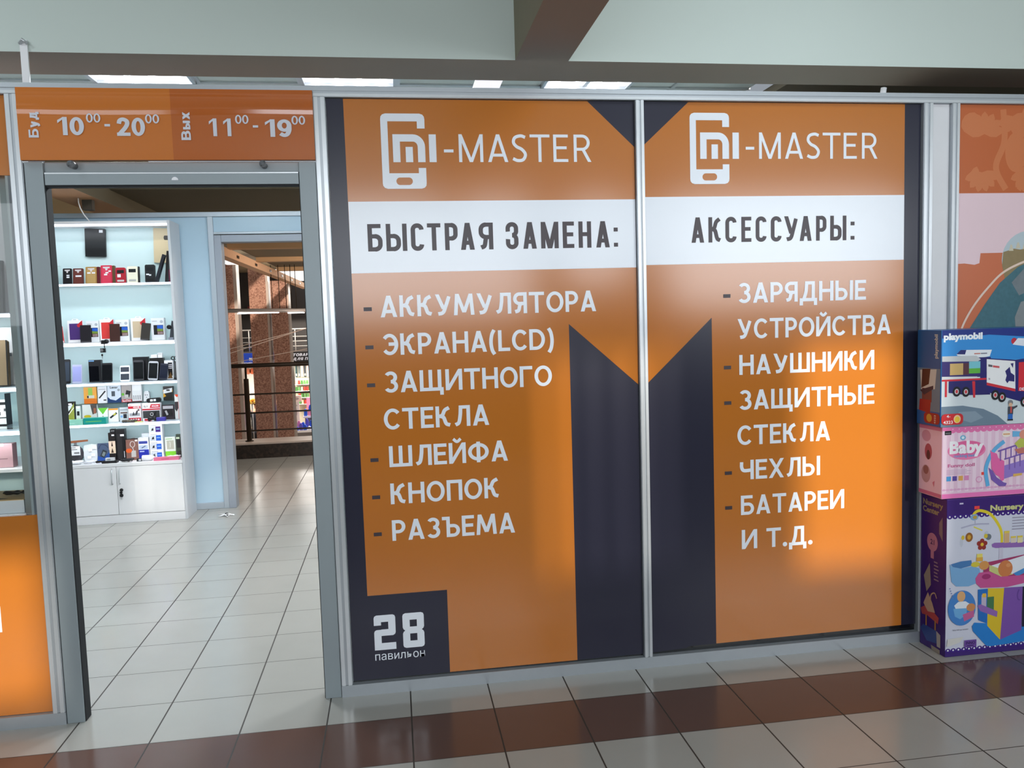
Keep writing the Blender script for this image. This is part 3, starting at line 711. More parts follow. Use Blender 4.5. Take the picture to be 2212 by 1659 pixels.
LK.build('glass_lock', cab)['label'] = 'black clamp lock on the glass with key'
for zl, ln in ((2.392, 1.0), (1.925, 1.0), (1.446, 1.0), (1.126, 1.0), (.795, 1.0)):
    area('shelf_light', (-2.14, 3.505, zl - .004), (-2.14, 3.66, zl - .4), 1.08, .012, 1.5, (.93, .97, 1.0))

# ------------------------------------------------------------------ goods
def art_polys(a, w, h):
    k = a[0]
    if k == 'r': return [rect(a[1] * w, a[2] * h, a[3] * w, a[4] * h)], a[5]
    if k == 'e': return [ell(a[1] * w, a[2] * h, a[3] * w, a[4] * h, 24)], a[5]
    if k == 'c': return [ell(a[1] * w, a[2] * h, a[3] * w, a[3] * w, 24)], a[4]
    if k == 'p': return [[(x * w, y * h) for x, y in a[1]]], a[2]
    if k == 's': return stroke(catmull([(x * w, y * h) for x, y in a[1]]), a[2] * w), a[3]
    if k == 't': return text_polys(a[1], a[2] * w, a[3] * h, a[4] * h, a[6] if len(a) > 6 else .01, a[7] * w if len(a) > 7 else None), a[5]
def art(mb, arts, fr, w, h, off=.0004):
    for i, a in enumerate(arts):
        P, c = art_polys(a, w, h)
        m = c if not isinstance(c, tuple) else ink(*c)
        draw(mb, P, fr, m, off + i * .00012)
WHT, BLK, RED, GRN, BLU = (238, 238, 242), (24, 24, 28), (196, 34, 48), (110, 190, 60), (40, 96, 200)
GR_ = {'case': 'phone cases on the top shelf'}
def item(name, label, cat, x0, x1, z0, h, body, arts=(), y=3.6, dep=.02, lean=0, roll=0, rad=0, parts=(), group=None, taper=None, outline=None, rim=None):
    w = x1 - x0
    FR = (Vector((-w / 2, 0, 0)), X, Z, -Y)
    bm_ = body if not isinstance(body, tuple) else ink(*body); rm = (rim if not isinstance(rim, tuple) else ink(*rim)) if rim else bm_
    M4 = Matrix.Translation(Vector(((x0 + x1) / 2, y, z0))) @ Matrix.Rotation(math.radians(roll), 4, 'Y') @ Matrix.Rotation(math.radians(-lean), 4, 'X')
    mb = MB(); ol = [(a * w, b * h) for a, b in outline] if outline else (rrect(0, 0, w, h, rad) if rad else rect(0, 0, w, h))
    mb.prism(ol, FR, dep, bm_, rm)
    art(mb, arts, FR, w, h)
    mb.xform(M4)
    lowest = min(p.z for p in mb.v); sh_ = Matrix.Translation((0, 0, z0 - lowest)); mb.xform(sh_)
    if not parts:
        return tag(mb.build(name), label, cat, group)
    t = thing(name, label, cat, ((x0 + x1) / 2, y, z0), group)
    mb.build('body', t)
    for pn, pa in parts:
        q = MB(); art(q, pa, FR, w, h, .0012); q.xform(sh_ @ M4); q.build(pn, t)
    return t
# top shelf: cases
ZA = 1.946
def pcase(lb, x0, x1, h, c, inner=None, rad=.008, dep=.014, lean=9, y=3.6, clip=True, st=(), roll=0, group=GR_['case']):
    arts = []
    if inner: arts.append(('r', .12, .05, .88, .82, inner))
    if clip: arts.append(('p', [(.2, .92), (.8, .92), (.8, .85), (.6, .82), (.58, .72), (.42, .72), (.40, .82), (.2, .85)], (212, 204, 206)))
    parts = [('price_sticker', [('r', a, b, cc, d, WHT)]) for a, b, cc, d in st]
    return item('phone_case', lb, 'case', x0, x1, ZA, h, c, arts, y, dep, lean, roll, rad, parts, group)
item('boxed_phone_case', 'red phone case in clear wrap at the left end of the top shelf', 'case', -2.535, -2.502, ZA, .135, (200, 40, 52), [('r', 0, .92, 1, 1, WHT), ('r', 0, 0, 1, .05, WHT)], 3.59, .012, 6)
item('clear_sleeve', 'empty clear plastic sleeve next to the red case on the top shelf', 'sleeve', -2.498, -2.468, ZA, .15, M_GLASS, [], 3.6, .02, 4)
pcase('black hard phone case with two white stickers on the top shelf', -2.453, -2.386, .131, (26, 22, 26), None, st=[(.42, .52, .75, .60), (.42, .40, .75, .49)])
pcase('dark brown hard phone case with a white clip on the top shelf', -2.377, -2.298, .130, (92, 44, 38), (106, 52, 44), st=[(.25, .46, .82, .56)])
pcase('gold hard phone case on the top shelf', -2.281, -2.196, .141, (170, 132, 72), (186, 152, 96), st=[(.15, .60, .46, .68), (.56, .60, .86, .68)])
pcase('thin maroon phone case standing edge-on behind the gold one', -2.194, -2.172, .138, (92, 26, 34), None, .002, .03, 5, 3.605, False)
pcase('tall crimson hard phone case, largest of the row', -2.166, -2.078, .151, (206, 50, 76), (214, 62, 88), st=[(.68, .64, .90, .71), (.42, .56, .68, .63), (.30, .45, .58, .54)])
pcase('olive brown phone case standing edge-on right of the crimson one', -2.076, -2.058, .146, (96, 72, 44), None, .002, .03, 5, 3.605, False)
def flip(lb, x0, x1, h, c, win, slot, z=ZA, st=()):
    return item('flip_phone_case', lb, 'case', x0, x1, z, h, c, [], 3.595, .020, 6, 0, .012, [('display_window', [('r', .16, .64, .84, .84, win)]), ('slot', [('p', rrect(.16, .10, .84, .22, .05), slot)])] + [('price_sticker', [('r', *q, WHT)]) for q in st], GR_['case'])
flip('red flip phone case with a black display window and white sticker', -2.050, -1.972, .128, (176, 34, 50), (30, 26, 30), (206, 196, 196), st=[(.18, .38, .52, .58)])
flip('cream white flip phone case with black window and silver slot', -1.961, -1.880, .137, (240, 236, 214), (26, 30, 34), (180, 180, 176))
pcase('black back half behind the cream flip case', -1.878, -1.868, .135, (30, 28, 30), None, .002, .02, 6, 3.60, False)
flip('black flip phone case with white stickers near the leaning tablets', -1.823, -1.745, .148, (30, 32, 36), (16, 18, 24), (18, 18, 20), st=[(.12, .42, .42, .50), (.40, .38, .62, .46)])
item('tablet_case', 'thin dark navy tablet case leaning diagonally on the top shelf', 'case', -1.742, -1.722, ZA, .235, (26, 28, 40), [], 3.56, .05, 1, 18, .004, (), 'tablet cases leaning on the cabinet side')
item('tablet_case', 'black tablet case leaning diagonally, right of the navy one', 'case', -1.680, -1.662, ZA, .260, (24, 18, 20), [], 3.63, .06, 1, 6, .004, (), 'tablet cases leaning on the cabinet side')
item('phone_pouch', 'dark magenta pouch at the right end of the top shelf', 'pouch', -1.640, -1.606, ZA, .105, (110, 24, 62), [], 3.60, .05, 3, 0, .006)
def hung(lb, x0, x1, z0, h, c, arts, roll=2):
    w = x1 - x0; o = item('tablet_case', lb, 'case', x0, x1, z0, h, c, arts, 3.742, .018, 0, roll, .006)
    return o
hung('black tablet case with a white price tag hung on the cabinet back', -2.318, -2.158, 2.176, .228, (20, 24, 28), [('r', 0, .0, 1, .30, (14, 16, 20)), ('r', .70, .86, .88, .96, WHT)])
hung('beige tablet case with a dark oval, hung at the right of the cabinet back', -1.785, -1.640, 2.116, .285, (214, 196, 158), [('p', rrect(.56, .66, .98, .79, .06), (52, 44, 40))])
# second shelf
ZB = 1.477
item('folio_case', 'small red folio case at the left end of the second shelf', 'case', -2.524, -2.478, ZB, .133, (208, 54, 58), [('r', 0, 0, 1, .10, WHT)], 3.6, .012, 8, -6)
def hangbox(lb, x0, x1, h, c):
    ol = [(0, 0), (1, 0), (1, .93), (.72, .93), (.64, 1.0), (.36, 1.0), (.28, .93), (0, .93)]
    return item('case_box', lb, 'box', x0, x1, ZB, h, WHT, [('r', .12, .12, .90, .80, c), ('p', [(.62, .74), (1, .93), (1, .66), (.7, .64)], RED), ('r', .40, .95, .60, .975, (180, 200, 205))], 3.64, .025, 2, 0, 0, [('red_flash', [('r', .66, .67, .98, .76, RED)])] if c == (74, 46, 116) else (), 'white hanging boxes with a phone case', None, ol)
hangbox('white hanging box showing a purple phone case', -2.460, -2.345, .194, (74, 46, 116))
hangbox('white hanging box showing a red phone case', -2.214, -2.106, .197, (222, 60, 58))
hangbox('white hanging box showing a beige phone case', -1.972, -1.858, .200, (206, 186, 156))
def phonebox(lb, x0, x1, h):
    return item('phone_box', lb, 'box', x0, x1, ZB, h, (232, 236, 240), [('t', 'Lenovo', .08, .84, .05, (90, 100, 120)), ('c', .80, .83, .12, (176, 184, 194)), ('r', .18, .24, .92, .68, BLK), ('r', .45, .50, .90, .66, BLU), ('p', [(.45, .40), (.90, .38), (.90, .50), (.45, .52)], (120, 150, 60)), ('r', .45, .26, .90, .40, (110, 62, 56))] + [('r', .50 + .1 * i, .27 + .06 * j, .55 + .1 * i, .30 + .06 * j, WHT) for i in range(4) for j in range(2)], 3.645, .05, 1, 0, 0, (), 'white boxes with a smartphone picture')
phonebox('white smartphone box behind the black case, left of three', -2.318, -2.222, .172)
phonebox('white smartphone box behind the dark brown case, middle of three', -2.092, -1.990, .176)
phonebox('white smartphone box standing free at the right, round grey badge', -1.815, -1.712, .182)
item('phone_case', 'plain black phone case in front of the purple case box', 'case', -2.349, -2.268, ZB, .141, (28, 24, 32), [('r', .04, .03, .96, .06, (90, 90, 96))], 3.59, .010, 5, 0, .003)
item('phone_case', 'plain dark brown phone case in front of the red case box', 'case', -2.124, -2.047, ZB, .144, (62, 32, 26), [], 3.59, .010, 5, 0, .003)
item('phone_case', 'tilted dark grey phone case in front of the beige case box', 'case', -1.890, -1.820, ZB, .140, (50, 46, 42), [('r', .04, .03, .9, .06, (90, 90, 96))], 3.59, .010, 5, 7, .003)
mb = MB(); mb.prism([(0, 0), (.030, 0), (.036, .15), (.026, .157), (.012, .08)], (Vector((-1.668, 3.61, ZB)), X, Z, -Y), .02, ink(60, 62, 70)); mb.lathe((-1.662, 3.606, ZB + .105), (0, -1, 0), [(0, .018), (.012, .018), (.016, .010)], M_BLACK, 16); mb.box(-1.672, -1.634, 3.595, 3.64, ZB, ZB + .02, ink(150, 156, 170))
tag(mb.build('webcam'), 'dark webcam on a stand at the right end of the second shelf', 'camera')
# third shelf
ZD = 1.147
def phone(name, lb, cat, x0, x1, h, body, scr, y=3.59, lean=10, roll=0, rad=.008, extra=(), group=None, dep=.009):
    return item(name, lb, cat, x0, x1, ZD, h, body, [], y, dep, lean, roll, rad, [('screen', [('r', .06, .10, .94, .90, scr)] + list(extra))], group)
M_SCR = mat('dark_screen', (12, 13, 18), .06, 0, 0)
phone('tablet', 'black tablet at the left end of the third shelf', 'tablet', -2.545, -2.449, .199, BLK, mat('grey_screen', (58, 66, 78), .08, 0, 0), rad=.012)
phone('smartphone', 'silver violet smartphone beside the black tablet', 'phone', -2.435, -2.362, .152, (176, 178, 206), mat('violet_screen', (150, 154, 206), .08, 0, 0), rad=.006)
item('phone_carton', 'black smartphone carton with a blue corner on the third shelf', 'box', -2.318, -2.222, ZD, .183, BLK, [('r', .03, .93, .45, .98, (110, 160, 210)), ('r', .02, .05, .80, .72, M_SCR)], 3.63, .04, 3)
phone('smartphone', 'black smartphone in front of the black carton with blue corner', 'phone', -2.209, -2.128, .158, BLK, M_SCR, group='black phones on the third shelf')
phone('smartphone', 'white smartphone in the middle of the third shelf', 'phone', -2.067, -1.993, .131, WHT, mat('grey_screen', (66, 70, 80), .08, 0, 0), extra=[('r', .06, .48, .94, .60, WHT)], rad=.010)
item('phone_carton', 'wide black smartphone carton behind the phone with silver rim', 'box', -1.979, -1.862, ZD, .195, BLK, [('r', .1, .1, .9, .9, (18, 18, 22))], 3.65, .05, 1)
item('phone_carton', 'black smartphone carton, rightmost of the black cartons', 'box', -1.848, -1.742, ZD, .182, (28, 26, 26), [('r', .1, .1, .9, .9, (20, 20, 22))], 3.655, .05, 1)
phone('smartphone', 'large black smartphone leaning on the wide black carton', 'phone', -1.968, -1.886, .172, (56, 56, 60), M_SCR, 3.60, 8, 0, .014)
phone('smartphone', 'black smartphone with silver rim leaning on the rightmost carton', 'phone', -1.856, -1.780, .157, (176, 178, 184), M_SCR, 3.60, 8, 4, .014)
phone('smartphone', 'dark navy smartphone tilted to the right on the third shelf', 'phone', -1.768, -1.705, .134, (34, 36, 52), mat('navy_screen', (26, 30, 48), .08, 0, 0), 3.59, 8, 8, .004)
item('phone_carton', 'white carton with a row of app icons behind the tilted navy phone', 'box', -1.737, -1.668, ZD, .158, WHT, [('r', .42, .18, .92, .88, BLK)] + [('r', .50 + .14 * i, .56 + .09 * j, .58 + .14 * i, .61 + .09 * j, WHT) for i in range(3) for j in range(3)] + [('p', [(.35, .05), (.9, .05), (.7, .4)], (120, 84, 40))], 3.66, .04, 2)
phone('smartphone', 'narrow black phone seen edge-on at the right end of the third shelf', 'phone', -1.652, -1.628, .150, BLK, M_SCR, 3.6, 6, 5, .003)
item('small_box', 'small white box lying on top of the rightmost black carton', 'box', -1.840, -1.790, ZD + .1835, .027, WHT, [], 3.668, .03, 0)
item('small_box', 'tiny white upright box on top of the rightmost black carton', 'box', -1.785, -1.750, ZD + .1835, .040, WHT, [('r', .1, .72, .9, .8, (120, 120, 128))], 3.668, .03, 0)
mb = MB()
for sx in (-1.664, -1.640): mb.tube([(sx + .013 * math.cos(a * PI / 6), 3.66, ZD + .176 + .013 * math.sin(a * PI / 6)) for a in range(13)], .004, M_BLACK, 6)
mb.tube([(-1.653, 3.66, ZD + .16), (-1.653, 3.675, ZD)], .004, M_BLACK, 6); mb.box(-1.672, -1.634, 3.662, 3.70, ZD, ZD + .006, M_BLACK)
tag(mb.build('glasses_stand'), 'dark goggle-like gadget on a thin stand at the right of the third shelf', 'gadget')
# fourth shelf: accessories
ZE = .8155
mb = MB(); mb.box(-2.47, -1.66, 3.70, 3.762, .962, .966, M_GLASS); mb.box(-2.47, -2.466, 3.70, 3.762, ZE, .962, M_GLASS); mb.box(-1.664, -1.66, 3.70, 3.762, ZE, .962, M_GLASS); mb.box(-2.06, -2.056, 3.70, 3.762, ZE, .962, M_GLASS)
tag(mb.build('display_riser'), 'clear acrylic riser at the back of the fourth shelf', 'riser')
ZU = .9665
BLI = 'blister cards standing on the riser'
def up(lb, x0, x1, h, c, arts, name='blister_card', cat='pack', dep=.012, **k): return item(name, lb, cat, x0 - .022, x1 - .022, ZU, h, c, arts, 3.712, dep, 3, group=BLI, **k)
up('orange memory-stick card with a green panel', -2.378, -2.278, .138, (240, 168, 64), [('r', 0, 0, 1, .3, (228, 122, 34)), ('r', .35, .5, .68, .95, (150, 196, 80)), ('r', .25, .33, .82, .5, (214, 214, 206)), ('r', .25, .34, .38, .48, BLK)])
up('white card with a black memory stick drawn diagonally', -2.270, -2.198, .140, WHT, [('s', [(.15, .30), (.85, .72)], .16, BLK), ('r', .62, .14, .92, .22, (70, 70, 76)), ('r', .1, .8, .9, .84, (180, 180, 188))])
up('white and navy memory card pack', -2.193, -2.087, .150, (214, 224, 236), [('p', [(0, 0), (1, 0), (1, .32), (.6, .12), (.2, .2), (0, .34)], (32, 62, 110)), ('t', 'Lexar', .2, .80, .11, (50, 56, 70), .03, .6), ('r', .3, .36, .56, .64, (70, 80, 90)), ('c', .84, .70, .1, (150, 158, 168))])
up('grey and red memory card pack', -2.083, -2.003, .145, (176, 168, 166), [('r', 0, 0, 1, .16, RED), ('t', 'SanDisk', .06, .03, .11, WHT, .03, .88), ('c', .14, .46, .14, GRN), ('p', [(.3, .26), (.5, .70), (.95, .62), (.75, .28)], BLK), ('r', .32, .26, .68, .44, (200, 200, 196))])
up('white battery charger with four slots', -1.999, -1.924, .148, (234, 234, 236), [('r', .06, .62, .94, .96, (244, 244, 246))] + [('r', .12 + .22 * i, .12, .22 + .22 * i, .36, (150, 152, 158)) for i in range(4)] + [('r', 0, 0, 1, .04, (120, 60, 70))], 'charger', 'charger', .03)
up('white socket adapter with a slanted top', -1.912, -1.862, .085, (232, 234, 238), [('c', .35, .62, .08, (70, 72, 76)), ('c', .65, .62, .08, (70, 72, 76)), ('r', .45, .35, .58, .42, (90, 92, 96))], 'socket_adapter', 'adapter', .03, outline=[(0, 0), (1, 0), (.95, .85), (.8, 1), (.3, 1), (.14, .85)])
item('usb_modem', 'rounded black modem stick lying on the red and white holder box', 'modem', -1.885, -1.775, ZE + .1455, .036, BLK, [('r', .26, .25, .45, .75, (210, 210, 214)), ('r', .50, .25, .68, .75, (210, 210, 214))], 3.63, .03, 0, -3, .016)
up('yellow and black boxed battery with a white label', -1.752, -1.676, .118, (28, 26, 24), [('r', 0, .58, 1, .76, (226, 166, 44)), ('p', [(.02, .48), (.92, .58), (.98, .88), (.06, .76)], WHT), ('r', .35, .66, .7, .78, (60, 60, 60)), ('p', [(0, .2), (.3, .3), (.1, .5), (0, .48)], (226, 166, 44))], 'boxed_battery', 'box', .04)
def lo(name, lb, cat, x0, x1, h, c, arts, y=3.62, dep=.02, lean=4, **k): return item(name, lb, cat, x0, x1, ZE, h, c, arts, y, dep, lean, **k)
lo('gadget_box', 'lime, black and white gadget box at the left end of the fourth shelf', 'box', -2.535, -2.450, .180, BLK, [('p', [(0, .1), (.5, .42), (1, .95), (1, 0), (0, 0)], (150, 158, 70)), ('p', [(0, .38), (.3, .44), (.72, .70), (.9, .86), (.3, .78), (0, .8)], (206, 214, 220)), ('s', [(0, .12), (.5, .42), (.98, .72)], .06, WHT), ('r', .5, .84, .8, .92, WHT)], dep=.04)
lo('flash_drive_blister', 'slim clear blister with a black flash drive', 'pack', -2.437, -2.403, .143, (206, 216, 214), [('r', .22, .45, .78, .70, BLK), ('r', 0, .0, 1, .28, (190, 220, 170)), ('r', .15, .86, .85, .97, WHT)])
lo('flash_drive_blister', 'large grey card with a yellow and black flash drive', 'pack', -2.388, -2.276, .150, (200, 204, 202), [('p', [(.55, 1), (1, 1), (1, .55), (.7, .45)], (74, 68, 66)), ('r', .25, .16, .78, .30, (60, 62, 62)), ('e', .35, .36, .25, .08, (196, 180, 40)), ('r', .78, .5, .94, .8, (150, 90, 70)), ('r', .1, .0, .5, .05, RED)])
lo('green_card', 'white card with a green triangle', 'pack', -2.268, -2.192, .118, (232, 240, 234), [('p', [(0, 1), (1, 1), (.5, .55)], (104, 190, 60)), ('c', .5, .42, .06, (120, 140, 130)), ('e', .6, .16, .22, .06, (130, 140, 140))])
lo('flash_drive_blister', 'orange and white card with a diagonal black flash drive', 'pack', -2.186, -2.112, .110, (236, 236, 232), [('r', 0, .88, 1, 1, (226, 148, 50)), ('s', [(.15, .30), (.85, .66)], .2, BLK), ('s', [(.5, .5), (.75, .62)], .12, (220, 210, 70))])
lo('memory_card_blister', 'grey card with a small dark memory card', 'pack', -2.100, -2.034, .116, (198, 204, 208), [('r', .42, .22, .82, .52, (36, 38, 46)), ('r', .05, .78, .95, .86, (150, 156, 164)), ('c', .22, .35, .15, (120, 170, 220)), ('r', .1, .56, .9, .66, (110, 90, 84))])
lo('holder_box', 'narrow red and white car-holder box', 'box', -2.024, -1.928, .145, (240, 236, 238), [('r', 0, .72, 1, .86, RED), ('t', 'ELY', .1, .90, .07, (200, 40, 50), .02), ('t', 'HOLDER', .42, .75, .09, WHT, .03, .52), ('r', .08, .30, .92, .46, (170, 170, 176)), ('p', [(.3, .34), (.42, .56), (.52, .36), (.66, .6), (.8, .62), (.7, .36)], (70, 70, 74)), ('c', .84, .64, .08, (90, 60, 60)), ('r', 0, 0, 1, .20, RED)] + [('c', .2 + .2 * i, .10, .07, WHT) for i in range(4)], dep=.05, y=3.60, lean=0)
lo('holder_box', 'wide red and white car-holder box with a black picture', 'box', -1.918, -1.778, .1445, (240, 236, 238), [('p', [(.42, .72), (1, .72), (1, .93), (.50, .93)], RED), ('t', 'ELY', .10, .76, .10, (60, 60, 66), .02), ('t', 'HOLDER', .54, .78, .09, WHT, .03, .4), ('r', 0, .60, 1, .68, RED), ('r', .03, .14, .97, .56, (60, 62, 64)), ('c', .52, .36, .1, (190, 190, 192)), ('c', .52, .36, .06, (40, 40, 44)), ('p', [(.6, .3), (.7, .5), (.8, .48), (.72, .28)], (26, 26, 30)), ('r', .1, 0, .5, .1, RED)], dep=.05, y=3.61, lean=0)
lo('headset_blister', 'black blister pack with a dark headset', 'pack', -1.768, -1.672, .122, (52, 42, 48), [('r', .08, .72, .92, .92, (180, 178, 182)), ('p', [(.1, .15), (.9, .2), (.85, .68), (.12, .7)], (30, 26, 30)), ('s', [(.3, .6), (.45, .3)], .16, (180, 178, 182)), ('c', .78, .38, .12, (20, 18, 20))])
lo('gadget_box', 'tall orange-red and white box at the right end of the fourth shelf', 'box', -1.664, -1.632, .205, (226, 226, 224), [('p', [(0, 1), (1, 1), (1, .9), (.4, .9)], (222, 78, 40)), ('p', [(0, .70), (.9, .70), (.9, .45), (.4, .3), (0, .4)], (60, 50, 54)), ('r', .85, .0, 1, .9, (222, 78, 40))])
lo('flat_box', 'long turquoise box lying at the front of the fourth shelf', 'box', -2.346, -2.172, .052, (20, 150, 138), [('r', .1, .4, .8, .5, (120, 190, 90)), ('r', 0, .95, 1, 1, (60, 196, 180))], 3.515, .05, 0)
lo('flat_box', 'pale mint box lying at the left front of the fourth shelf', 'box', -2.506, -2.350, .042, (150, 212, 190), [('r', .15, .3, .6, .4, (190, 232, 216))], 3.515, .05, 0)
mb = MB(); mb.blob((-2.485, 3.535, ZE + .062), .028, .016, .018, ink(214, 222, 40)); mb.blob((-2.51, 3.545, ZE + .048), .018, .016, .028, ink(206, 214, 40)); mb.blob((-2.50, 3.59, ZE + .028), .03, .014, .028, ink(190, 200, 60))
tag(mb.build('lime_earbuds'), 'bright lime plastic gadget behind the pale mint box', 'gadget')
mb = MB()
for k in range(9): mb.blob((-2.05 + .012 * k, 3.545 + .012 * math.sin(k * 2), ZE + .011), .013, .013, .011, ink(110, 100, 84) if k % 2 else ink(80, 74, 66))
tag(mb.build('camouflage_strap'), 'crumpled camouflage strap lying in front of the narrow holder box', 'strap')
mb = MB(); mb.prism(ell(-1.925, .0, .035, .012, 16), (Vector((0, 3.53, ZE)), X, Y, Z), .004, ink(220, 226, 120))
mb.v = [p + Vector((0, 0, .004)) for p in mb.v]
tag(mb.build('yellow_card'), 'flat pale yellow oval card lying at the front of the fourth shelf', 'card')
mb = MB(); mb.lathe((-1.856, 3.55, ZE + .024), (1, 0, 0), [(0, .023), (.012, .023), (.014, .016), (.044, .016), (.046, .023), (.058, .023)], M_BLACK, 18)
tag(mb.build('cable_reel'), 'small black reel lying in front of the wide holder box', 'reel')
lo('flat_box', 'small violet box lying at the right front of the fourth shelf', 'box', -1.790, -1.722, .030, (70, 62, 160), [('r', 0, .9, 1, 1, (120, 112, 200))], 3.53, .035, 0)
# counter level
ZG = .4905
mb = MB(); mb.blob((-2.462, 3.63, ZG + .075), .062, .045, .075, ink(58, 56, 62, .2)); mb.prism(rect(-2.512, ZG + .07, -2.408, ZG + .145), front(3.575), .002, ink(*WHT))
FRL = front(3.5742)
draw(mb, [rect(-2.50, ZG + .130, -2.44, ZG + .136)], FRL, M_GREYP, 0); draw(mb, [rect(-2.50, ZG + .115, -2.43, ZG + .121)], FRL, M_GREYP, 0); draw(mb, [rect(-2.455, ZG + .083, -2.415, ZG + .096)], FRL, M_GREYP, 0)
mb.prism([(-2.52, ZG + .163), (-2.36, ZG + .175), (-2.36, ZG + .190), (-2.5, ZG + .184)], front(3.62), .004, ink(150, 92, 62)); mb.box(-2.47, -2.45, 3.622, 3.63, ZG + .14, ZG + .17, M_GREYP)
tag(mb.build('bagged_cable'), 'clear bag with dark cable and a large white label', 'bag')
mb = MB(); mb.prism([(.008, 0), (.10, 0), (.108, .05), (.104, .145), (.06, .15), (.006, .14), (0, .06)], (Vector((-2.400, 3.62, ZG)), X, Z, -Y), .03, ink(226, 230, 234, .15))
for a, b in ((.03, .03), (.06, .05), (.04, .09), (.075, .11)): mb.box(-2.400 + a, -2.400 + a + .028, 3.614, 3.622, ZG + b, ZG + b + .022, ink(244, 244, 246))
tag(mb.build('bagged_adapter'), 'crumpled clear bag with white adapters', 'bag')
item('gadget_pouch', 'blue and clear pouch with a grey gadget and coiled cable', 'pack', -2.290, -2.198, ZG, .150, (70, 84, 110), [('p', [(0, 0), (1, 0), (1, .5), (.5, .2), (0, .32)], (34, 74, 150)), ('p', [(.2, .3), (.45, .66), (.8, .55), (.55, .18)], (46, 52, 60)), ('p', [(.34, .34), (.48, .54), (.68, .48), (.54, .26)], (120, 130, 130)), ('s', [(.1, .7), (.3, .92), (.7, .88), (.9, .72)], .06, (44, 54, 76))], 3.61, .03, 6)
for k, (lb, c1, ar) in enumerate((('lower black and cream boxed gadget of the narrow stack', (34, 28, 28), [('r', 0, .55, 1, 1, (226, 202, 176)), ('p', [(.3, .6), (.7, .6), (.5, .95)], (60, 40, 30))]), ('upper black and cream boxed gadget of the narrow stack', (34, 28, 28), [('r', 0, 0, 1, .42, (232, 206, 184)), ('p', [(.35, .05), (.65, .05), (.5, .4)], (60, 40, 30)), ('r', .5, .78, .9, .88, WHT)]))):
    item('narrow_box', lb, 'box', -2.201, -2.149, ZG + k * .118, .1175, c1, ar, 3.62, .05, 0, group='narrow black and cream boxes in a stack')
item('narrow_box', 'small black box on top of the narrow black and cream stack', 'box', -2.188, -2.150, ZG + .236, .028, BLK, [('r', .2, .4, .9, .6, (150, 150, 150))], 3.63, .04, 0)
item('selfie_stick_box', 'tall black box with a bulging window', 'box', -2.142, -2.072, ZG, .262, (24, 22, 24), [('p', [(.12, .06), (.5, .0), (.68, .2), (.66, .8), (.5, .86), (.15, .84)], (44, 42, 44)), ('r', .5, .78, .92, .84, WHT), ('r', .80, .10, .88, .30, (206, 206, 210))], 3.62, .05, 0)
item('cable_box', 'brown transparent box with white cable and orange tab', 'box', -2.066, -1.966, ZG, .180, (130, 92, 82), [('r', 0, .96, 1, 1, (44, 30, 28)), ('s', [(.60, .42), (.50, .58), (.34, .68), (.4, .84), (.62, .84), (.70, .70), (.56, .58)], .035, (226, 222, 220)), ('r', .40, .14, .76, .44, (190, 186, 184)), ('e', .22, .44, .24, .10, (222, 96, 44)), ('r', .72, .86, .92, .93, WHT)], 3.61, .04, 2, outline=[(0, 0), (1, 0), (1, .94), (.66, .94), (.60, 1.0), (.40, 1.0), (.34, .94), (0, .94)], group=None)
item('adapter_box', 'upright white and deep blue adapter box', 'box', -1.967, -1.887, ZG, .185, (232, 236, 242), [('r', 0, 0, 1, .46, (36, 48, 160)), ('r', .05, .72, .9, .84, (60, 70, 150)), ('r', .05, .48, .92, .66, (180, 194, 214)), ('s', [(.3, .53), (.7, .62)], .08, (70, 80, 110)), ('e', .5, .12, .24, .06, (190, 196, 204)), ('r', .1, .35, .55, .40, (190, 200, 240))], 3.61, .05, 0)
item('adapter_box', 'small white box standing behind the deep blue adapter box', 'box', -1.955, -1.893, ZG, .212, (226, 230, 236), [], 3.672, .04, 0)
WB = 'white car-charger boxes in a stack'
for k, (lb, cc) in enumerate((('bottom white charger box with a blue square of the stack', BLU), ('second white charger box with a blue square from the bottom', BLU), ('third white charger box with a blue square from the bottom', BLU), ('topmost charger box of the stack, with a violet square', (64, 40, 120)))):
    item('charger_box', lb, 'box', -1.880, -1.776, ZG + k * .0725, .072, (234, 236, 242), [('r', .06, .10, .46, .74, (200, 206, 214)), ('p', [(.18, .25), (.36, .3), (.34, .6), (.22, .5)], (34, 34, 40)), ('r', .50, .10, .88, .74, cc), ('r', .56, .4, .82, .5, (150, 190, 240)), ('r', .1, .82, .6, .88, (170, 174, 180))], 3.62, .06, 0, group=WB)
item('earphone_box', 'white box with a lime green base and a window', 'box', -1.763, -1.680, ZG, .175, (234, 240, 230), [('r', 0, 0, 1, .32, (136, 216, 60)), ('r', .16, .42, .84, .84, (190, 190, 172)), ('s', [(.46, .50), (.5, .66), (.46, .78)], .04, (236, 236, 230)), ('r', .1, .90, .7, .93, (140, 190, 100))], 3.63, .03, 1)
item('earphone_box', 'dark green box at the right end of the counter', 'box', -1.674, -1.628, ZG, .195, (66, 78, 64), [('r', .1, .42, .95, .78, (38, 38, 40)), ('r', .0, .80, .6, .88, (206, 224, 190)), ('e', .6, .16, .5, .14, (52, 48, 44))], 3.63, .03, 1)
def loops(name, lb, cat, cx, cy, r, z, m, n=3, w=.004, sx=1.6, sy=.5):
    mb = MB(); pts = []
    for i in range(n * 14 + 1):
        a = 2 * PI * i / 14; rr = r * (.65 + .35 * math.sin(i * .37))
        pts.append((cx + sx * rr * math.cos(a), cy + sy * rr * math.sin(a), z + w + .004 + .0035 * (i / 14) + .003 * math.sin(i * .9)))
    mb.tube(pts, w, m, 6); return tag(mb.build(name), lb, cat)
loops('white_cable', 'coil of flat white cable at the left front of the counter', 'cable', -2.44, 3.535, .040, ZG, ink(236, 238, 242), 5, .006)
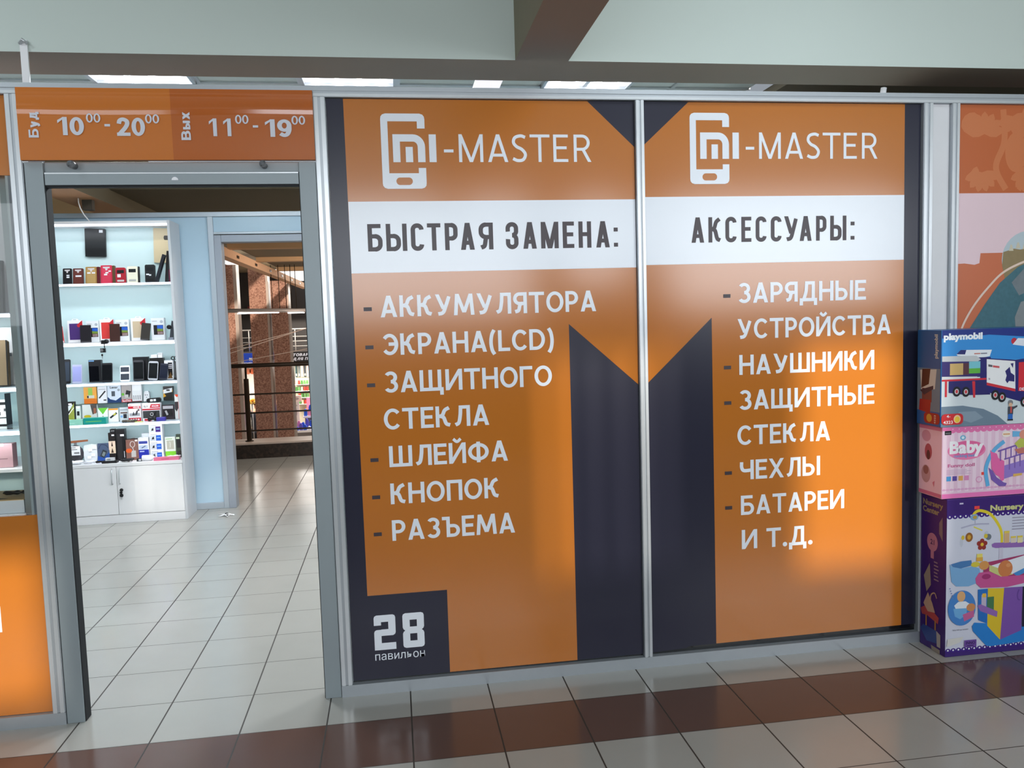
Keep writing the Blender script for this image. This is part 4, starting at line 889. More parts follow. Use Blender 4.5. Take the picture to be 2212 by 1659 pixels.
loops('white_cable', 'smaller coil of white cable left of the black charging dock', 'cable', -2.325, 3.53, .032, ZG, ink(226, 228, 236), 4, .005)
loops('black_earphones', 'thin black earphone cord beside the white coils', 'cable', -2.255, 3.53, .016, ZG, M_BLACK, 4, .003)
mb = MB(); mb.box(-2.226, -2.112, 3.51, 3.56, ZG, ZG + .020, M_BLACK); mb.box(-2.20, -2.135, 3.515, 3.55, ZG + .020, ZG + .042, ink(214, 216, 220)); mb.box(-2.185, -2.160, 3.513, 3.515, ZG + .024, ZG + .038, ink(150, 154, 160))
tag(mb.build('charging_dock'), 'low black dock with pale plugs on top at the front of the counter', 'dock')
loops('black_cable', 'tangled black cable right of the black charging dock', 'cable', -2.035, 3.53, .032, ZG, M_BLACK, 5, .005)
item('flash_drive', 'tiny grey and black plug left of the white roll', 'plug', -1.964, -1.925, ZG, .024, (40, 42, 46), [('r', .4, .2, .9, .8, (180, 182, 188))], 3.53, .02, 0)
MBX = MB().lathe((-1.922, 3.545, ZG + .024), (1, 0, 0), [(0, .023), (.072, .023), (.074, .016), (.09, .016), (.092, .004)], ink(236, 236, 240), 18)
tag(MBX.build('power_bank'), 'white cylinder lying on the counter left of the pink box', 'gadget')
item('pink_box', 'long flat pink box lying at the right front of the counter', 'box', -1.826, -1.628, ZG, .026, (214, 112, 142), [('r', .3, .3, .6, .6, (200, 90, 124))], 3.51, .05, 0)
loops('white_cable', 'white cable draped behind the pink box', 'cable', -1.69, 3.59, .034, ZG, ink(236, 238, 242), 4, .006)

# ------------------------------------------------------------------ neighbouring shop on the left: film, glass and lit case
tag(bx('orange_film_panel', -2.45, -1.244, -.002, .008, 2.163, 2.459, M_ORANGE), 'orange film panel above the display window at the left edge', 'panel')
op = thing('orange_film_panel', 'orange film panel below the display window at the left edge', 'panel', (-1.85, 0, .05))
bx('film', -2.45, -1.244, -.002, .008, .052, .852, M_ORANGE, op)
MB().poly(rect(-1.452, .393, -1.412, .497), front(-.0026), M_FILMW).build('letter', op)['label'] = 'edge of a white letter'
vc = thing('display_case', 'grey framed lit display case behind the left window', 'cabinet', (-1.85, .2, 0))
VX0, VX1 = -2.4, -1.296
bx('front_post', VX1 - .022, VX1, .06, .082, .80, 2.42, mat('grey_post', (130, 136, 138), .4, .2), vc)
bx('side_panel', VX1 - .012, VX1, .082, .44, .80, 2.42, mat('dark_side_panel', (66, 70, 80), .5), vc)
bx('back_panel', VX0, VX1 - .012, .43, .44, .845, 2.42, M_CYAN, vc)
bx('base', VX0, VX1 - .0125, .06, .44, 0, .845, M_WHITE, vc)
bx('top_panel', VX0, VX1, .06, .44, 2.42, 2.44, M_WHITE, vc)
for zt in (1.645, 1.353, 1.180, 1.026):
    s_ = bx('shelf', VX0, VX1 - .023, .075, .428, zt - .012, zt, mat('glass_shelf', (190, 205, 214), .2) if zt > 1.1 else M_WHITE, vc)
    if zt > 1.1: bx('led_strip', VX0, VX1 - .023, .064, .074, zt - .016, zt - .004, M_LED, s_)
    if zt > 1.1: area('case_light', (-1.8, .08, zt - .02), (-1.8, .26, zt - .4), .9, .012, 1.4, (.95, .98, 1.0))
area('case_light', (-1.8, .09, 2.39), (-1.8, .26, 1.9), .9, .02, 1.8, (.95, .98, 1.0))
bx('led_strip', VX0, VX1 - .023, .064, .08, 2.395, 2.412, M_LED, vc)
def vitem(name, lb, cat, x0, x1, z0, h, c, arts=(), y=.27, dep=.03, lean=3, roll=0, rad=0, **k):
    q = lambda x: .162 + (x - .162) * .9636
    return item(name, lb, cat, q(x0), q(x1), {1.646: 1.646, 1.346: 1.354, 1.166: 1.181, 1.006: 1.027}[z0], h * .9636, c, arts, y - .15, dep, lean, roll, rad, **k)
vitem('tablet_case', 'black tablet case with a round silver fan badge in the left window', 'case', -1.66, -1.440, 1.646, .22, (26, 28, 32), [('c', .86, .16, .09, (150, 146, 142)), ('s', [(.78, .16), (.94, .16)], .02, BLK), ('s', [(.86, .10), (.86, .22)], .02, BLK), ('r', .03, .93, .1, .97, WHT)], .30, .02, 6)
vitem('white_gadget_box', 'pale grey box behind the black tablet case in the left window', 'box', -1.64, -1.46, 1.646, .50, (170, 172, 176), [('e', .8, .2, .12, .05, (120, 122, 128))], .40, .05, 2)
vitem('tablet_case', 'tan tablet case with dark rim in the left window', 'case', -1.68, -1.432, 1.346, .192, (168, 142, 110), [('r', .60, .86, .8, .95, (200, 196, 200)), ('r', .98, 0, 1, 1, BLK), ('r', 0, 0, 1, .02, BLK)], .28, .02, 4, 0, .010)
vitem('white_gadget_box', 'small white box above the tan tablet case in the left window', 'box', -1.50, -1.442, 1.346, .245, WHT, [('r', .1, .5, .9, .56, (150, 160, 170))], .36, .04, 1)
vitem('charger_card', 'white hanging card with a black G mark in the left window', 'pack', -1.53, -1.455, 1.166, .122, (214, 218, 216), [('r', .0, .82, .9, .92, BLK), ('t', 'G', .25, .46, .24, BLK, .02), ('r', .0, .36, 1, .40, (60, 60, 64)), ('r', .3, .08, .98, .16, BLK), ('r', .8, .6, .95, .7, (60, 60, 64))], .30, .012, 3)
vitem('clear_box', 'clear plastic box standing beside the white card in the left window', 'box', -1.452, -1.428, 1.166, .150, M_GLASS, [], .28, .05, 0)
vitem('pink_box', 'dusty pink box on the lowest shelf of the left window', 'box', -1.50, -1.435, 1.006, .10, (176, 140, 146), [('r', .3, .9, .5, 1, WHT), ('r', .2, .35, .7, .38, (120, 90, 96))], .27, .04, 1)
vitem('black_box', 'black box with a white dot on the lowest shelf of the left window', 'box', -1.56, -1.505, 1.006, .11, BLK, [('c', .6, .2, .12, WHT)], .27, .04, 1)
mb = MB(); mb.box(-1.70, -1.335, .09, .30, .846, .897, ink(214, 220, 228)); mb.box(-1.70, -1.335, .09, .30, .897, .900, ink(206, 176, 130)); draw(mb, [[(-1.6, .10), (-1.40, .115), (-1.5, .16)]], (Vector((0, 0, .9005)), X, Y, Z), M_BLACK, 0)
tag(mb.build('shallow_box'), 'shallow white box with a tan lid at the bottom of the left window', 'box')
loops('black_cable', 'coil of black cable on the shallow box in the left window', 'cable', -1.40, .17, .028, .901, M_BLACK, 3, .004)

# ------------------------------------------------------------------ right neighbour: poster behind glass
po = thing('shop_poster', 'orange and pink patterned poster behind the toy boxes at the right edge', 'poster', (3.3, 0, .052))
FP = front(-.002); mb = MB(); mb.box(2.704, 3.95, -.002, .008, .052, 2.459, mat('poster_orange', (196, 104, 60), .25, 0, .03, 2))
M_PAT = mat('poster_pattern', (208, 124, 80), .25, 0, .02, 3)
pt = []
def leaf(x, z, l, w, a):
    c, s_ = math.cos(a), math.sin(a)
    pt.append([(x + u * l * c - v * w * s_, z + u * l * s_ + v * w * c) for u, v in ((0, 0), (.25, .35), (.55, .5), (.85, .3), (1, 0), (.85, -.3), (.55, -.5), (.25, -.35))])
for cx in (2.83, 3.06, 3.38, 3.62):
    for k in range(7): leaf(cx + .01, 2.33, .10, .05, .2 + k * .46)
    for k in range(6): leaf(cx, 2.16, .09, .045, 3.5 + k * .5)
for cx in (2.74, 2.98, 3.22):
    for k in range(5): leaf(cx, 2.41, .08, .05, -2.6 + k * .6)
    pt.append(ell(cx + .02, 2.25, .055, .09, 20)); leaf(cx + .04, 2.10, .09, .05, 1.3)
pt += stroke(catmull([(2.93, 2.46), (2.94, 2.30), (2.90, 2.18), (2.96, 2.07)]), .03) + stroke(catmull([(3.05, 2.46), (3.01, 2.3), (3.06, 2.16), (3.01, 2.07)]), .025)
pt = [q for q in pt if all(2.705 < p[0] < 3.94 and 2.068 < p[1] < 2.457 for p in q)]
draw(mb, pt, FP, M_PAT, .0003)
mb.poly(rect(2.704, 1.745, 3.95, 2.067), FP, mat('poster_pink', (236, 208, 216), .25, 0, .03, 4), .0003)
mb.poly([(2.704, 1.40), (3.95, 1.40), (3.95, 1.80), (2.83, 1.797), (2.825, 1.752), (2.80, 1.745), (2.75, 1.752), (2.704, 1.750)], FP, mat('poster_skyline', (206, 116, 82), .25, 0, .03, 4), .0006)
mb.poly(ell(3.075, 1.765, .137, .13, 30), FP, mat('poster_dome', (190, 204, 212), .25, 0, .02, 4), .0009)
mb.poly([(2.945, 1.80), (3.00, 1.815), (3.03, 1.81), (3.10, 1.82), (3.18, 1.80), (3.20, 1.74), (3.16, 1.66), (2.96, 1.66), (2.94, 1.74)], FP, mat('poster_city', (150, 132, 98), .25, 0, .1, 40), .0012)
for p in ((2.985, 1.805), (3.02, 1.815), (3.055, 1.812)): mb.poly([(p[0] - .012, p[1]), (p[0] + .012, p[1]), (p[0] + .004, p[1] + .028), (p[0] - .004, p[1] + .028)], FP, ink(206, 198, 176), .0014)
mb.poly([(2.74, 1.40), (2.79, 1.47), (2.86, 1.57), (2.93, 1.66), (3.02, 1.73), (3.12, 1.77), (3.30, 1.79), (3.5, 1.70), (3.6, 1.40)], FP, mat('poster_sweater', (70, 112, 124), .3, 0, .22, 60), .0015)
mb.poly([(2.99, 1.66), (3.06, 1.73), (3.2, 1.76), (3.3, 1.70), (3.16, 1.60), (3.08, 1.62), (3.03, 1.60)], FP, mat('poster_scarf', (120, 130, 136), .3, 0, .2, 30), .0018)
mb.poly([(3.02, 1.40), (3.01, 1.50), (3.04, 1.57), (3.16, 1.60), (3.4, 1.58), (3.4, 1.40)], FP, mat('poster_coat', (138, 144, 146), .3, 0, .1, 30), .0021)
draw(mb, stroke(catmull([(2.728, 1.42), (2.75, 1.48), (2.80, 1.56), (2.87, 1.64), (2.95, 1.71), (3.07, 1.76), (3.2, 1.79), (3.35, 1.80)], 10), .010), FP, ink(232, 206, 190), .0024)
mb.build('printed_sheet', po)

# ------------------------------------------------------------------ stack of toy boxes
LF = left_face
def boxart(parent, name, polys, fr, lbl=None):
    mb = MB()
    for i, (P, c) in enumerate(polys):
        draw(mb, P, fr, ink(*c) if isinstance(c, tuple) else c, .0004 + i * .00006)
    o = mb.build(name, parent)
    if lbl: o['label'] = lbl
    return o
def R4(x0, z0, x1, z1, c): return ([rect(x0, z0, x1, z1)], c)
def E4(cx, cz, rx, rz, c, n=28): return ([ell(cx, cz, rx, rz, n)], c)
def P4(p, c): return ([p], c)
def S4(p, w, c): return (stroke(catmull(p), w), c)
def T4(t, x, z, h, c, bold=.02, w=None, rot=0.0): return (text_polys(t, x, z, h, bold, w, 'L', rot), c)
BX1 = 3.10
# bottom box: purple play-set carton
b3 = thing('toy_box', 'large purple and white toy carton at the bottom of the stack', 'box', (2.915, -.1, 0), 'stacked toy boxes')
PUR, LIL = (62, 30, 128), (146, 104, 178)
bx('carton', 2.532, BX1, -.198, -.025, .0, .715, mat('purple_carton', (58, 28, 112), .4, 0, .03, 6), b3, .003)
F3 = front(-.198); A = []
A.append(R4(2.532, .030, BX1, .636, (208, 210, 226)))
A.append(([ell(2.545 + .026 * k, .636, .013, .010, 14) for k in range(29)], PUR)); A.append(([ell(2.545 + .026 * k, .637, .004, .004, 8) for k in range(29)], WHT))
A.append(([ell(2.545 + .026 * k, .030, .013, .010, 14) for k in range(29)], PUR)); A.append(([ell(2.545 + .026 * k, .031, .0045, .004, 8) for k in range(29)], WHT))
A.append(T4('Nursery', 2.742, .652, .024, (206, 204, 140), .04, .165)); A.append(T4('Center', 2.925, .652, .024, (206, 204, 140), .04, .14))
A.append(R4(2.592, .690, 2.610, .697, (200, 190, 220)))
A.append(R4(2.664, .664, 2.689, .678, (236, 70, 70)))
# mobile arm with hanging figures
A.append(S4([(2.655, .632), (2.672, .652), (2.70, .655), (2.745, .635), (2.785, .585), (2.800, .545), (2.802, .497)], .013, (226, 204, 50)))
A.append(E4(2.664, .628, .020, .014, (130, 170, 206))); A.append(E4(2.667, .628, .010, .008, (190, 160, 70)))
A.append(S4([(2.600, .584), (2.668, .596), (2.737, .594)], .007, (176, 176, 200))); A.append(S4([(2.668, .618), (2.668, .592)], .005, (176, 176, 200))); A.append(S4([(2.662, .585), (2.705, .566)], .006, (220, 210, 90)))
A.append(E4(2.603, .52, .008, .022, (196, 200, 214))); A.append(E4(2.610, .540, .008, .010, (216, 186, 60)))
A.append(E4(2.640, .540, .018, .021, (150, 96, 44))); A.append(E4(2.640, .540, .009, .011, (214, 160, 50)))
A.append(E4(2.726, .546, .010, .016, (190, 196, 216))); A.append(E4(2.735, .535, .014, .014, (110, 120, 130))); A.append(E4(2.722, .540, .009, .010, (216, 190, 60)))
A.append(([ell(2.704 + .016 * math.cos(a), .503 + .016 * math.sin(a), .011, .011, 12) for a in (0.3, 1.56, 2.8, 4.1, 5.3)], (150, 50, 44))); A.append(E4(2.704, .503, .008, .008, (226, 190, 60)))
# changing table
A.append(P4([(2.752, .500), (2.765, .506), (2.99, .498), (2.99, .474), (2.77, .482), (2.754, .488)], LIL)); A.append(R4(2.788, .38, 2.808, .482, (200, 196, 214)))
for k, c in enumerate(((214, 176, 130), (220, 206, 190), (226, 216, 170), (222, 200, 110))): A.append(R4(2.812 + .033 * k, .502 - .002 * k, 2.838 + .033 * k, .532 - (.008 if k else 0) + (.0 if k else .02), c)); A.append(R4(2.812 + .033 * k, .522 + (.024 if k == 0 else 0), 2.838 + .033 * k, .530 + (.026 if k == 0 else 0), (226, 200, 80)))
for k in range(5): A.append(R4(2.850, .612 - .013 * k, 2.935 - .01 * (k % 2), .616 - .013 * k, (150, 146, 166)))
A.append(P4([(2.712, .418), (2.99, .452), (2.99, .33), (2.712, .33)], (166, 58, 104)))
A.append(P4([(2.546, .425), (2.56, .412), (2.60, .402), (2.66, .408), (2.692, .396), (2.698, .37), (2.682, .33), (2.64, .318), (2.58, .322), (2.556, .345)], (122, 170, 214))); A.append(P4([(2.552, .424), (2.60, .434), (2.652, .436), (2.655, .412), (2.60, .402), (2.562, .412)], (72, 122, 178)))
A.append(R4(2.676, .428, 2.708, .446, (222, 168, 70))); A.append(R4(2.678, .446, 2.706, .462, (232, 216, 110)))
A.append(E4(2.672, .415, .022, .012, (214, 196, 70))); A.append(E4(2.715, .408, .024, .020, (214, 150, 86)))
A.append(P4([(2.74, .402), (2.99, .455), (2.99, .40), (2.90, .372), (2.83, .35)], (226, 230, 240))); A.append(P4([(2.86, .36), (2.99, .41), (2.99, .385), (2.88, .345)], (70, 140, 206)))
A.append(P4([(2.74, .408), (2.83, .372), (2.86, .356), (2.80, .35), (2.74, .38)], (200, 200, 130)))
A.append(E4(2.820, .385, .036, .038, (206, 126, 76))); A.append(E4(2.835, .40, .012, .009, (220, 150, 100)))
A.append(P4([(2.672, .352), (2.69, .376), (2.74, .378), (2.80, .350), (2.99, .348), (2.99, .322), (2.83, .300), (2.70, .306), (2.676, .328)], (198, 86, 146))); A.append(E4(2.726, .356, .022, .012, (160, 50, 110)))
# cabinet below
A.append(P4([(2.660, .134), (2.672, .150), (2.99, .105), (2.99, .045), (2.75, .034), (2.73, .040), (2.664, .112)], (44, 128, 206)))
A.append(P4([(2.686, .300), (2.735, .300), (2.735, .14), (2.69, .16)], (40, 110, 190)))
A.append(P4([(2.735, .302), (2.816, .296), (2.800, .060), (2.735, .130)], (222, 190, 50))); A.append(P4([(2.816, .298), (2.908, .296), (2.906, .095), (2.800, .060)], (124, 84, 168)))
A.append(R4(2.908, .11, 2.99, .296, (36, 36, 60)))
A.append(R4(2.704, .21, 2.728, .275, (190, 180, 200))); A.append(R4(2.732, .20, 2.766, .262, (70, 120, 80))); A.append(R4(2.708, .262, 2.726, .280, (226, 180, 70)))
A.append(P4([(2.684, .226), (2.70, .232), (2.785, .192), (2.782, .166), (2.70, .20)], LIL))
A.append(S4([(2.890, .285), (2.882, .262), (2.886, .24), (2.896, .236)], .006, (100, 66, 146)))
# oval with a seated doll
A.append(E4(2.608, .222, .068, .080, (70, 130, 200), 36)); A.append(E4(2.604, .275, .020, .024, (220, 170, 120))); A.append(P4([(2.57, .236), (2.59, .252), (2.625, .252), (2.65, .236), (2.64, .216), (2.58, .216)], (226, 232, 240))); A.append(P4([(2.566, .222), (2.634, .220), (2.63, .19), (2.60, .172), (2.574, .186)], (110, 170, 220))); A.append(P4([(2.612, .192), (2.668, .208), (2.668, .178), (2.62, .160)], (196, 100, 150))); A.append(E4(2.652, .222, .022, .018, (206, 140, 90)))
for k in range(5): A.append(E4(2.548 + .004 * k, .315 - .011 * k, .003, .003, (110, 130, 190), 8))
A.append(T4('Baby doll not included', 2.565, .121, .006, (90, 90, 110), .005, .075)); A.append(R4(2.622, .040, 2.682, .073, (110, 76, 156))); A.append(T4('INNO', 2.630, .054, .012, (50, 30, 90), .03, .045)); A.append(R4(2.635, .045, 2.668, .049, (60, 40, 100)))
A.append(P4([(2.536, .05), (2.60, .066), (2.618, .09), (2.54, .085)], (214, 212, 208)))
boxart(b3, 'printed_front', A, F3)
L3 = LF(2.532); A = []                                       # x = distance toward the viewer
def Lx(y): return -y
A.append(T4('Nursery', .038, .665, .024, (150, 138, 110), .04, .135)); A.append(T4('Center', .038, .632, .024, (150, 138, 110), .04, .11))
A.append(E4(.105, .500, .036, .042, (176, 120, 150))); A.append(T4('21', .092, .490, .022, (70, 40, 90), .03)); A.append(R4(.095, .425, .116, .460, (176, 120, 150)))
for k in range(6): A.append(R4(.118, .33 + .016 * k, .15 - .004 * (k % 3), .336 + .016 * k, (140, 120, 140)))
A.append(P4([(.05, .33), (.09, .40), (.10, .30), (.07, .26)], (150, 138, 128))); A.append(P4([(.15, .60), (.172, .63), (.174, .52), (.150, .55)], (120, 108, 120)))
A.append(P4([(.030, .17), (.075, .20), (.155, .165), (.15, .135), (.08, .15), (.04, .145)], (176, 72, 76))); A.append(R4(.066, .06, .074, .15, (180, 130, 60))); A.append(R4(.128, .05, .136, .145, (180, 130, 60))); A.append(P4([(.03, .075), (.075, .03), (.16, .045), (.14, .10), (.05, .10)], (52, 72, 140)))
A.append(P4([(.05, .20), (.08, .26), (.11, .22), (.13, .18), (.08, .17)], (190, 160, 140))); A.append(S4([(.10, .20), (.10, .25), (.125, .27), (.14, .25)], .006, (190, 160, 130))); A.append(P4([(.14, .10), (.168, .09), (.168, .03), (.145, .03)], (170, 162, 160)))
A.append(P4([(.105, .022), (.165, .02), (.165, .0015), (.11, .0015)], (150, 140, 130)))
boxart(b3, 'printed_side', A, L3)
# middle box: pink striped doll-bed carton
b2 = thing('toy_box', 'pink striped toy carton in the middle of the stack', 'box', (2.915, -.1, .716), 'stacked toy boxes')
bx('carton', 2.510, BX1, -.190, -.035, .716, 1.034, mat('pink_carton', (232, 196, 218), .4, 0, .02, 6), b2, .003)
F2 = front(-.190); A = []
A.append(([rect(2.514 + .036 * k, .745, 2.532 + .036 * k, 1.022) for k in range(22)], (240, 214, 230)))
A.append(R4(2.511, 1.018, BX1, 1.033, (232, 120, 176))); A.append(([ell(2.56 + .030 * k, 1.018, .016, .012, 14) for k in range(25)], (232, 120, 176))); A.append(([ell(2.56 + .030 * k, 1.024, .003, .003, 8) for k in range(25)], (246, 196, 220)))
A.append(([ell(2.52 + .018 * k, .756, .009, .005, 10) for k in range(43)], (224, 170, 206))); A.append(R4(2.511, .718, BX1, .738, (236, 122, 186)))
A.append(R4(2.521, 1.000, 2.553, 1.018, BLK)); A.append(R4(2.525, 1.005, 2.549, 1.010, (120, 120, 124)))
A.append(E4(2.628, .928, .092, .042, (236, 130, 176), 36)); A.append(E4(2.630, .934, .084, .036, (226, 104, 158), 36)); A.append(T4('Baby', 2.545, .918, .050, (244, 240, 246), .05, .165))
A.append(E4(2.609, .985, .014, .011, (120, 180, 214))); A.append(E4(2.609, .985, .007, .006, (220, 236, 244)))
A.append(T4('rocking bed', 2.566, .899, .012, (110, 160, 210), .03, .10)); A.append(T4('Funny doll', 2.538, .856, .014, (206, 96, 150), .02, .13))
for k in range(4): A.append(R4(2.532, .842 - .006 * k, 2.63 + .02 * (k % 2), .844 - .006 * k, (196, 170, 196)))
for k, c in enumerate(((80, 160, 220), (96, 76, 160), (226, 170, 90), (220, 140, 190))): A.append(R4(2.532 + .029 * k, .795, 2.553 + .029 * k, .816, c))
A.append(R4(2.701, .814, 2.726, .827, (236, 76, 70))); A.append(([*stroke(ell(2.690, .795, .014, .012, 20) + [(2.704, .795)], .003)], (226, 150, 196)))
A.append(S4([(2.81, .958), (2.765, .925), (2.735, .88), (2.722, .83), (2.734, .762)], .018, (100, 176, 226)))
A.append(E4(2.82, .99, .022, .014, (244, 232, 224))); A.append(R4(2.804, .987, 2.837, .993, (226, 170, 120))); A.append(P4([(2.85, 1.002), (2.92, .996), (2.90, .976), (2.85, .976)], (110, 180, 226)))
A.append(P4([(2.742, .925), (2.748, .915), (2.775, .905), (2.782, .885), (2.812, .87), (2.812, .785), (2.80, .78), (2.79, .80), (2.772, .81), (2.75, .84)], (232, 106, 170)))
A.append(P4([(2.735, .845), (2.755, .83), (2.775, .80), (2.81, .775), (2.826, .77), (2.82, .757), (2.79, .758), (2.75, .79)], (124, 92, 176)))
A.append(S4([(2.78, .915), (2.90, .945), (3.05, .98)], .007, (124, 92, 176))); A.append(([rect(2.79 + .026 * k, .872 + .006 * k, 2.795 + .026 * k, .917 + .0062 * k) for k in range(9)], (124, 92, 176)))
A.append(P4([(2.812, .85), (3.05, .90), (3.05, .845), (2.812, .79)], (150, 124, 204))); A.append(S4([(2.812, .878), (2.93, .905), (3.05, .93)], .006, (124, 92, 176))); A.append(([rect(2.835 + .026 * k, .83 + .006 * k, 2.840 + .026 * k, .884 + .006 * k) for k in range(8)], (124, 92, 176)))
A.append(P4([(2.86, .945), (2.89, .97), (2.93, .965), (2.93, .93), (2.88, .925)], (190, 196, 90))); A.append(E4(2.905, .985, .022, .020, (226, 150, 130))); A.append(P4([(2.86, .92), (2.93, .93), (2.93, .90), (2.88, .90)], (200, 120, 110)))
A.append(P4([(2.856, .797), (2.90, .802), (2.90, .812), (2.857, .810)], (226, 180, 96)))
boxart(b2, 'printed_front', A, F2)
A = [E4(.085, .985, .030, .026, (206, 150, 176)), E4(.10, .915, .024, .036, (176, 84, 104)), E4(.10, .90, .012, .022, (90, 50, 60)), E4(.085, .812, .030, .040, (190, 150, 160)), E4(.085, .83, .018, .020, (150, 100, 100)), R4(.037, .72, .188, .736, (200, 110, 150)), R4(.037, 1.016, .188, 1.033, (206, 120, 160)), P4([(.13, .78), (.145, .79), (.14, .76)], (206, 120, 150))]
boxart(b2, 'printed_side', A, LF(2.510))
# top box: blue toy-truck carton
b1 = thing('toy_box', 'blue toy-truck carton on top of the stack', 'box', (2.90, -.1, 1.0355), 'stacked toy boxes')
bx('carton', 2.494, BX1, -.198, -.040, 1.0355, 1.458, mat('blue_carton', (24, 96, 160), .35, 0, .03, 6), b1, .003)
F1 = front(-.198); A = []
A.append(R4(2.497, 1.0365, BX1, 1.457, (96, 180, 230))); A.append(R4(2.497, 1.32, BX1, 1.457, (48, 140, 214)))
A.append(P4([(2.497, 1.457), (BX1, 1.457), (BX1, 1.41), (2.9, 1.418), (2.72, 1.432), (2.56, 1.420), (2.497, 1.422)], (22, 46, 130))); A.append(R4(2.497, 1.17, BX1, 1.262, (196, 222, 230))); A.append(R4(2.497, 1.0365, BX1, 1.235, (206, 216, 222)))
A.append(P4([(2.497, 1.126), (2.60, 1.127), (2.70, 1.108), (2.77, 1.075), (2.818, 1.0365), (2.497, 1.0365)], (112, 132, 150))); A.append(P4([(2.58, 1.10), (2.66, 1.10), (2.70, 1.07), (2.64, 1.05), (2.58, 1.07)], (134, 152, 168)))
A.append(T4('playmobil', 2.504, 1.416, .026, (240, 244, 250), .05, .185))
A.append(E4(2.842, 1.400, .014, .014, (196, 44, 60))); A.append(P4([(2.835, 1.385), (2.90, 1.375), (2.90, 1.41), (2.86, 1.412)], (226, 230, 240)))
# trailer with open flap
A.append(P4([(2.566, 1.352), (2.585, 1.370), (2.735, 1.366), (2.725, 1.338), (2.68, 1.332), (2.57, 1.346)], (232, 236, 242))); A.append(P4([(2.566, 1.352), (2.585, 1.370), (2.612, 1.369), (2.606, 1.350)], (36, 40, 110))); A.append(R4(2.65, 1.349, 2.68, 1.354, (196, 120, 110))); A.append(R4(2.682, 1.349, 2.712, 1.354, (120, 120, 140)))
A.append(R4(2.68, 1.20, 2.73, 1.335, (38, 34, 110))); A.append(R4(2.497, 1.25, 2.68, 1.335, (54, 44, 110)))
A.append(R4(2.535, 1.262, 2.598, 1.312, (206, 172, 110))); A.append(R4(2.598, 1.262, 2.626, 1.312, (90, 50, 60))); A.append(R4(2.626, 1.285, 2.68, 1.318, (120, 196, 210))); A.append(R4(2.626, 1.266, 2.68, 1.288, (96, 180, 66)))
A.append(P4([(2.497, 1.345), (2.66, 1.343), (2.682, 1.326), (2.668, 1.318), (2.497, 1.322)], (196, 200, 204)))
A.append(P4([(2.497, 1.257), (2.665, 1.252), (2.678, 1.236), (2.64, 1.234), (2.497, 1.242)], (214, 216, 220))); A.append(R4(2.497, 1.236, 2.71, 1.244, (206, 46, 60)))
A.append(P4([(2.53, 1.236), (2.73, 1.236), (2.73, 1.17), (2.62, 1.172), (2.53, 1.186)], (40, 36, 104)))
A.append(R4(2.512, 1.168, 2.522, 1.236, (206, 46, 60))); A.append(P4([(2.642, 1.232), (2.656, 1.232), (2.658, 1.160), (2.648, 1.160)], (206, 46, 60)))
# container truck
A.append(P4([(2.708, 1.330), (2.85, 1.318), (2.99, 1.33), (2.99, 1.10), (2.72, 1.18)], (38, 34, 110))); A.append(P4([(2.710, 1.326), (2.848, 1.312), (2.852, 1.190), (2.712, 1.224)], (238, 238, 240)))
A.append(P4([(2.712, 1.224), (2.852, 1.190), (2.852, 1.178), (2.712, 1.212)], (206, 46, 60))); A.append(P4([(2.718, 1.293), (2.738, 1.290), (2.738, 1.299), (2.718, 1.303)], (90, 88, 96))); A.append(P4([(2.740, 1.289), (2.772, 1.284), (2.772, 1.293), (2.740, 1.298)], (206, 90, 96))); A.append(P4([(2.720, 1.236), (2.728, 1.234), (2.728, 1.242), (2.720, 1.244)], (170, 166, 180)))
A.append(P4([(2.80, 1.27), (2.822, 1.288), (2.828, 1.262), (2.846, 1.25), (2.846, 1.222), (2.82, 1.226), (2.812, 1.216), (2.802, 1.23), (2.808, 1.25)], (44, 40, 110))); A.append(P4([(2.825, 1.302), (2.84, 1.304), (2.838, 1.282)], (44, 40, 110)))
A.append(P4([(2.866, 1.306), (2.99, 1.31), (2.99, 1.17), (2.866, 1.18)], (212, 44, 58))); A.append(T4('DE', 2.872, 1.182, .012, WHT, .02, .022))
for cx, cz in ((2.568, 1.190), (2.612, 1.187), (2.754, 1.167), (2.787, 1.156), (2.897, 1.131)): A.append(E4(cx, cz, .019, .022, (28, 28, 34))); A.append(E4(cx, cz, .010, .012, (200, 200, 206))); A.append(E4(cx, cz, .006, .008, (206, 60, 66)))
# small driver figure
A.append(E4(2.829, 1.130, .012, .012, (130, 130, 136))); A.append(E4(2.829, 1.121, .009, .009, (220, 180, 150))); A.append(P4([(2.817, 1.113), (2.843, 1.113), (2.842, 1.078), (2.817, 1.078)], (70, 72, 84))); A.append(R4(2.828, 1.085, 2.836, 1.112, (200, 80, 76))); A.append(P4([(2.842, 1.112), (2.862, 1.118), (2.862, 1.110), (2.842, 1.100)], (70, 72, 84))); A.append(R4(2.818, 1.056, 2.840, 1.080, (44, 104, 190))); A.append(R4(2.815, 1.051, 2.842, 1.057, (20, 20, 26)))
A.append(P4(rrect(2.46 + .036, 1.046, 2.600, 1.094, .018), (198, 44, 50))); A.append(E4(2.571, 1.070, .017, .018, (238, 196, 150))); A.append(E4(2.571, 1.068, .012, .013, (236, 196, 60))); A.append(T4('4-', 2.520, 1.078, .011, WHT, .012, .018)); A.append(T4('4323', 2.505, 1.051, .013, WHT, .012, .045))
boxart(b1, 'printed_front', A, F1)
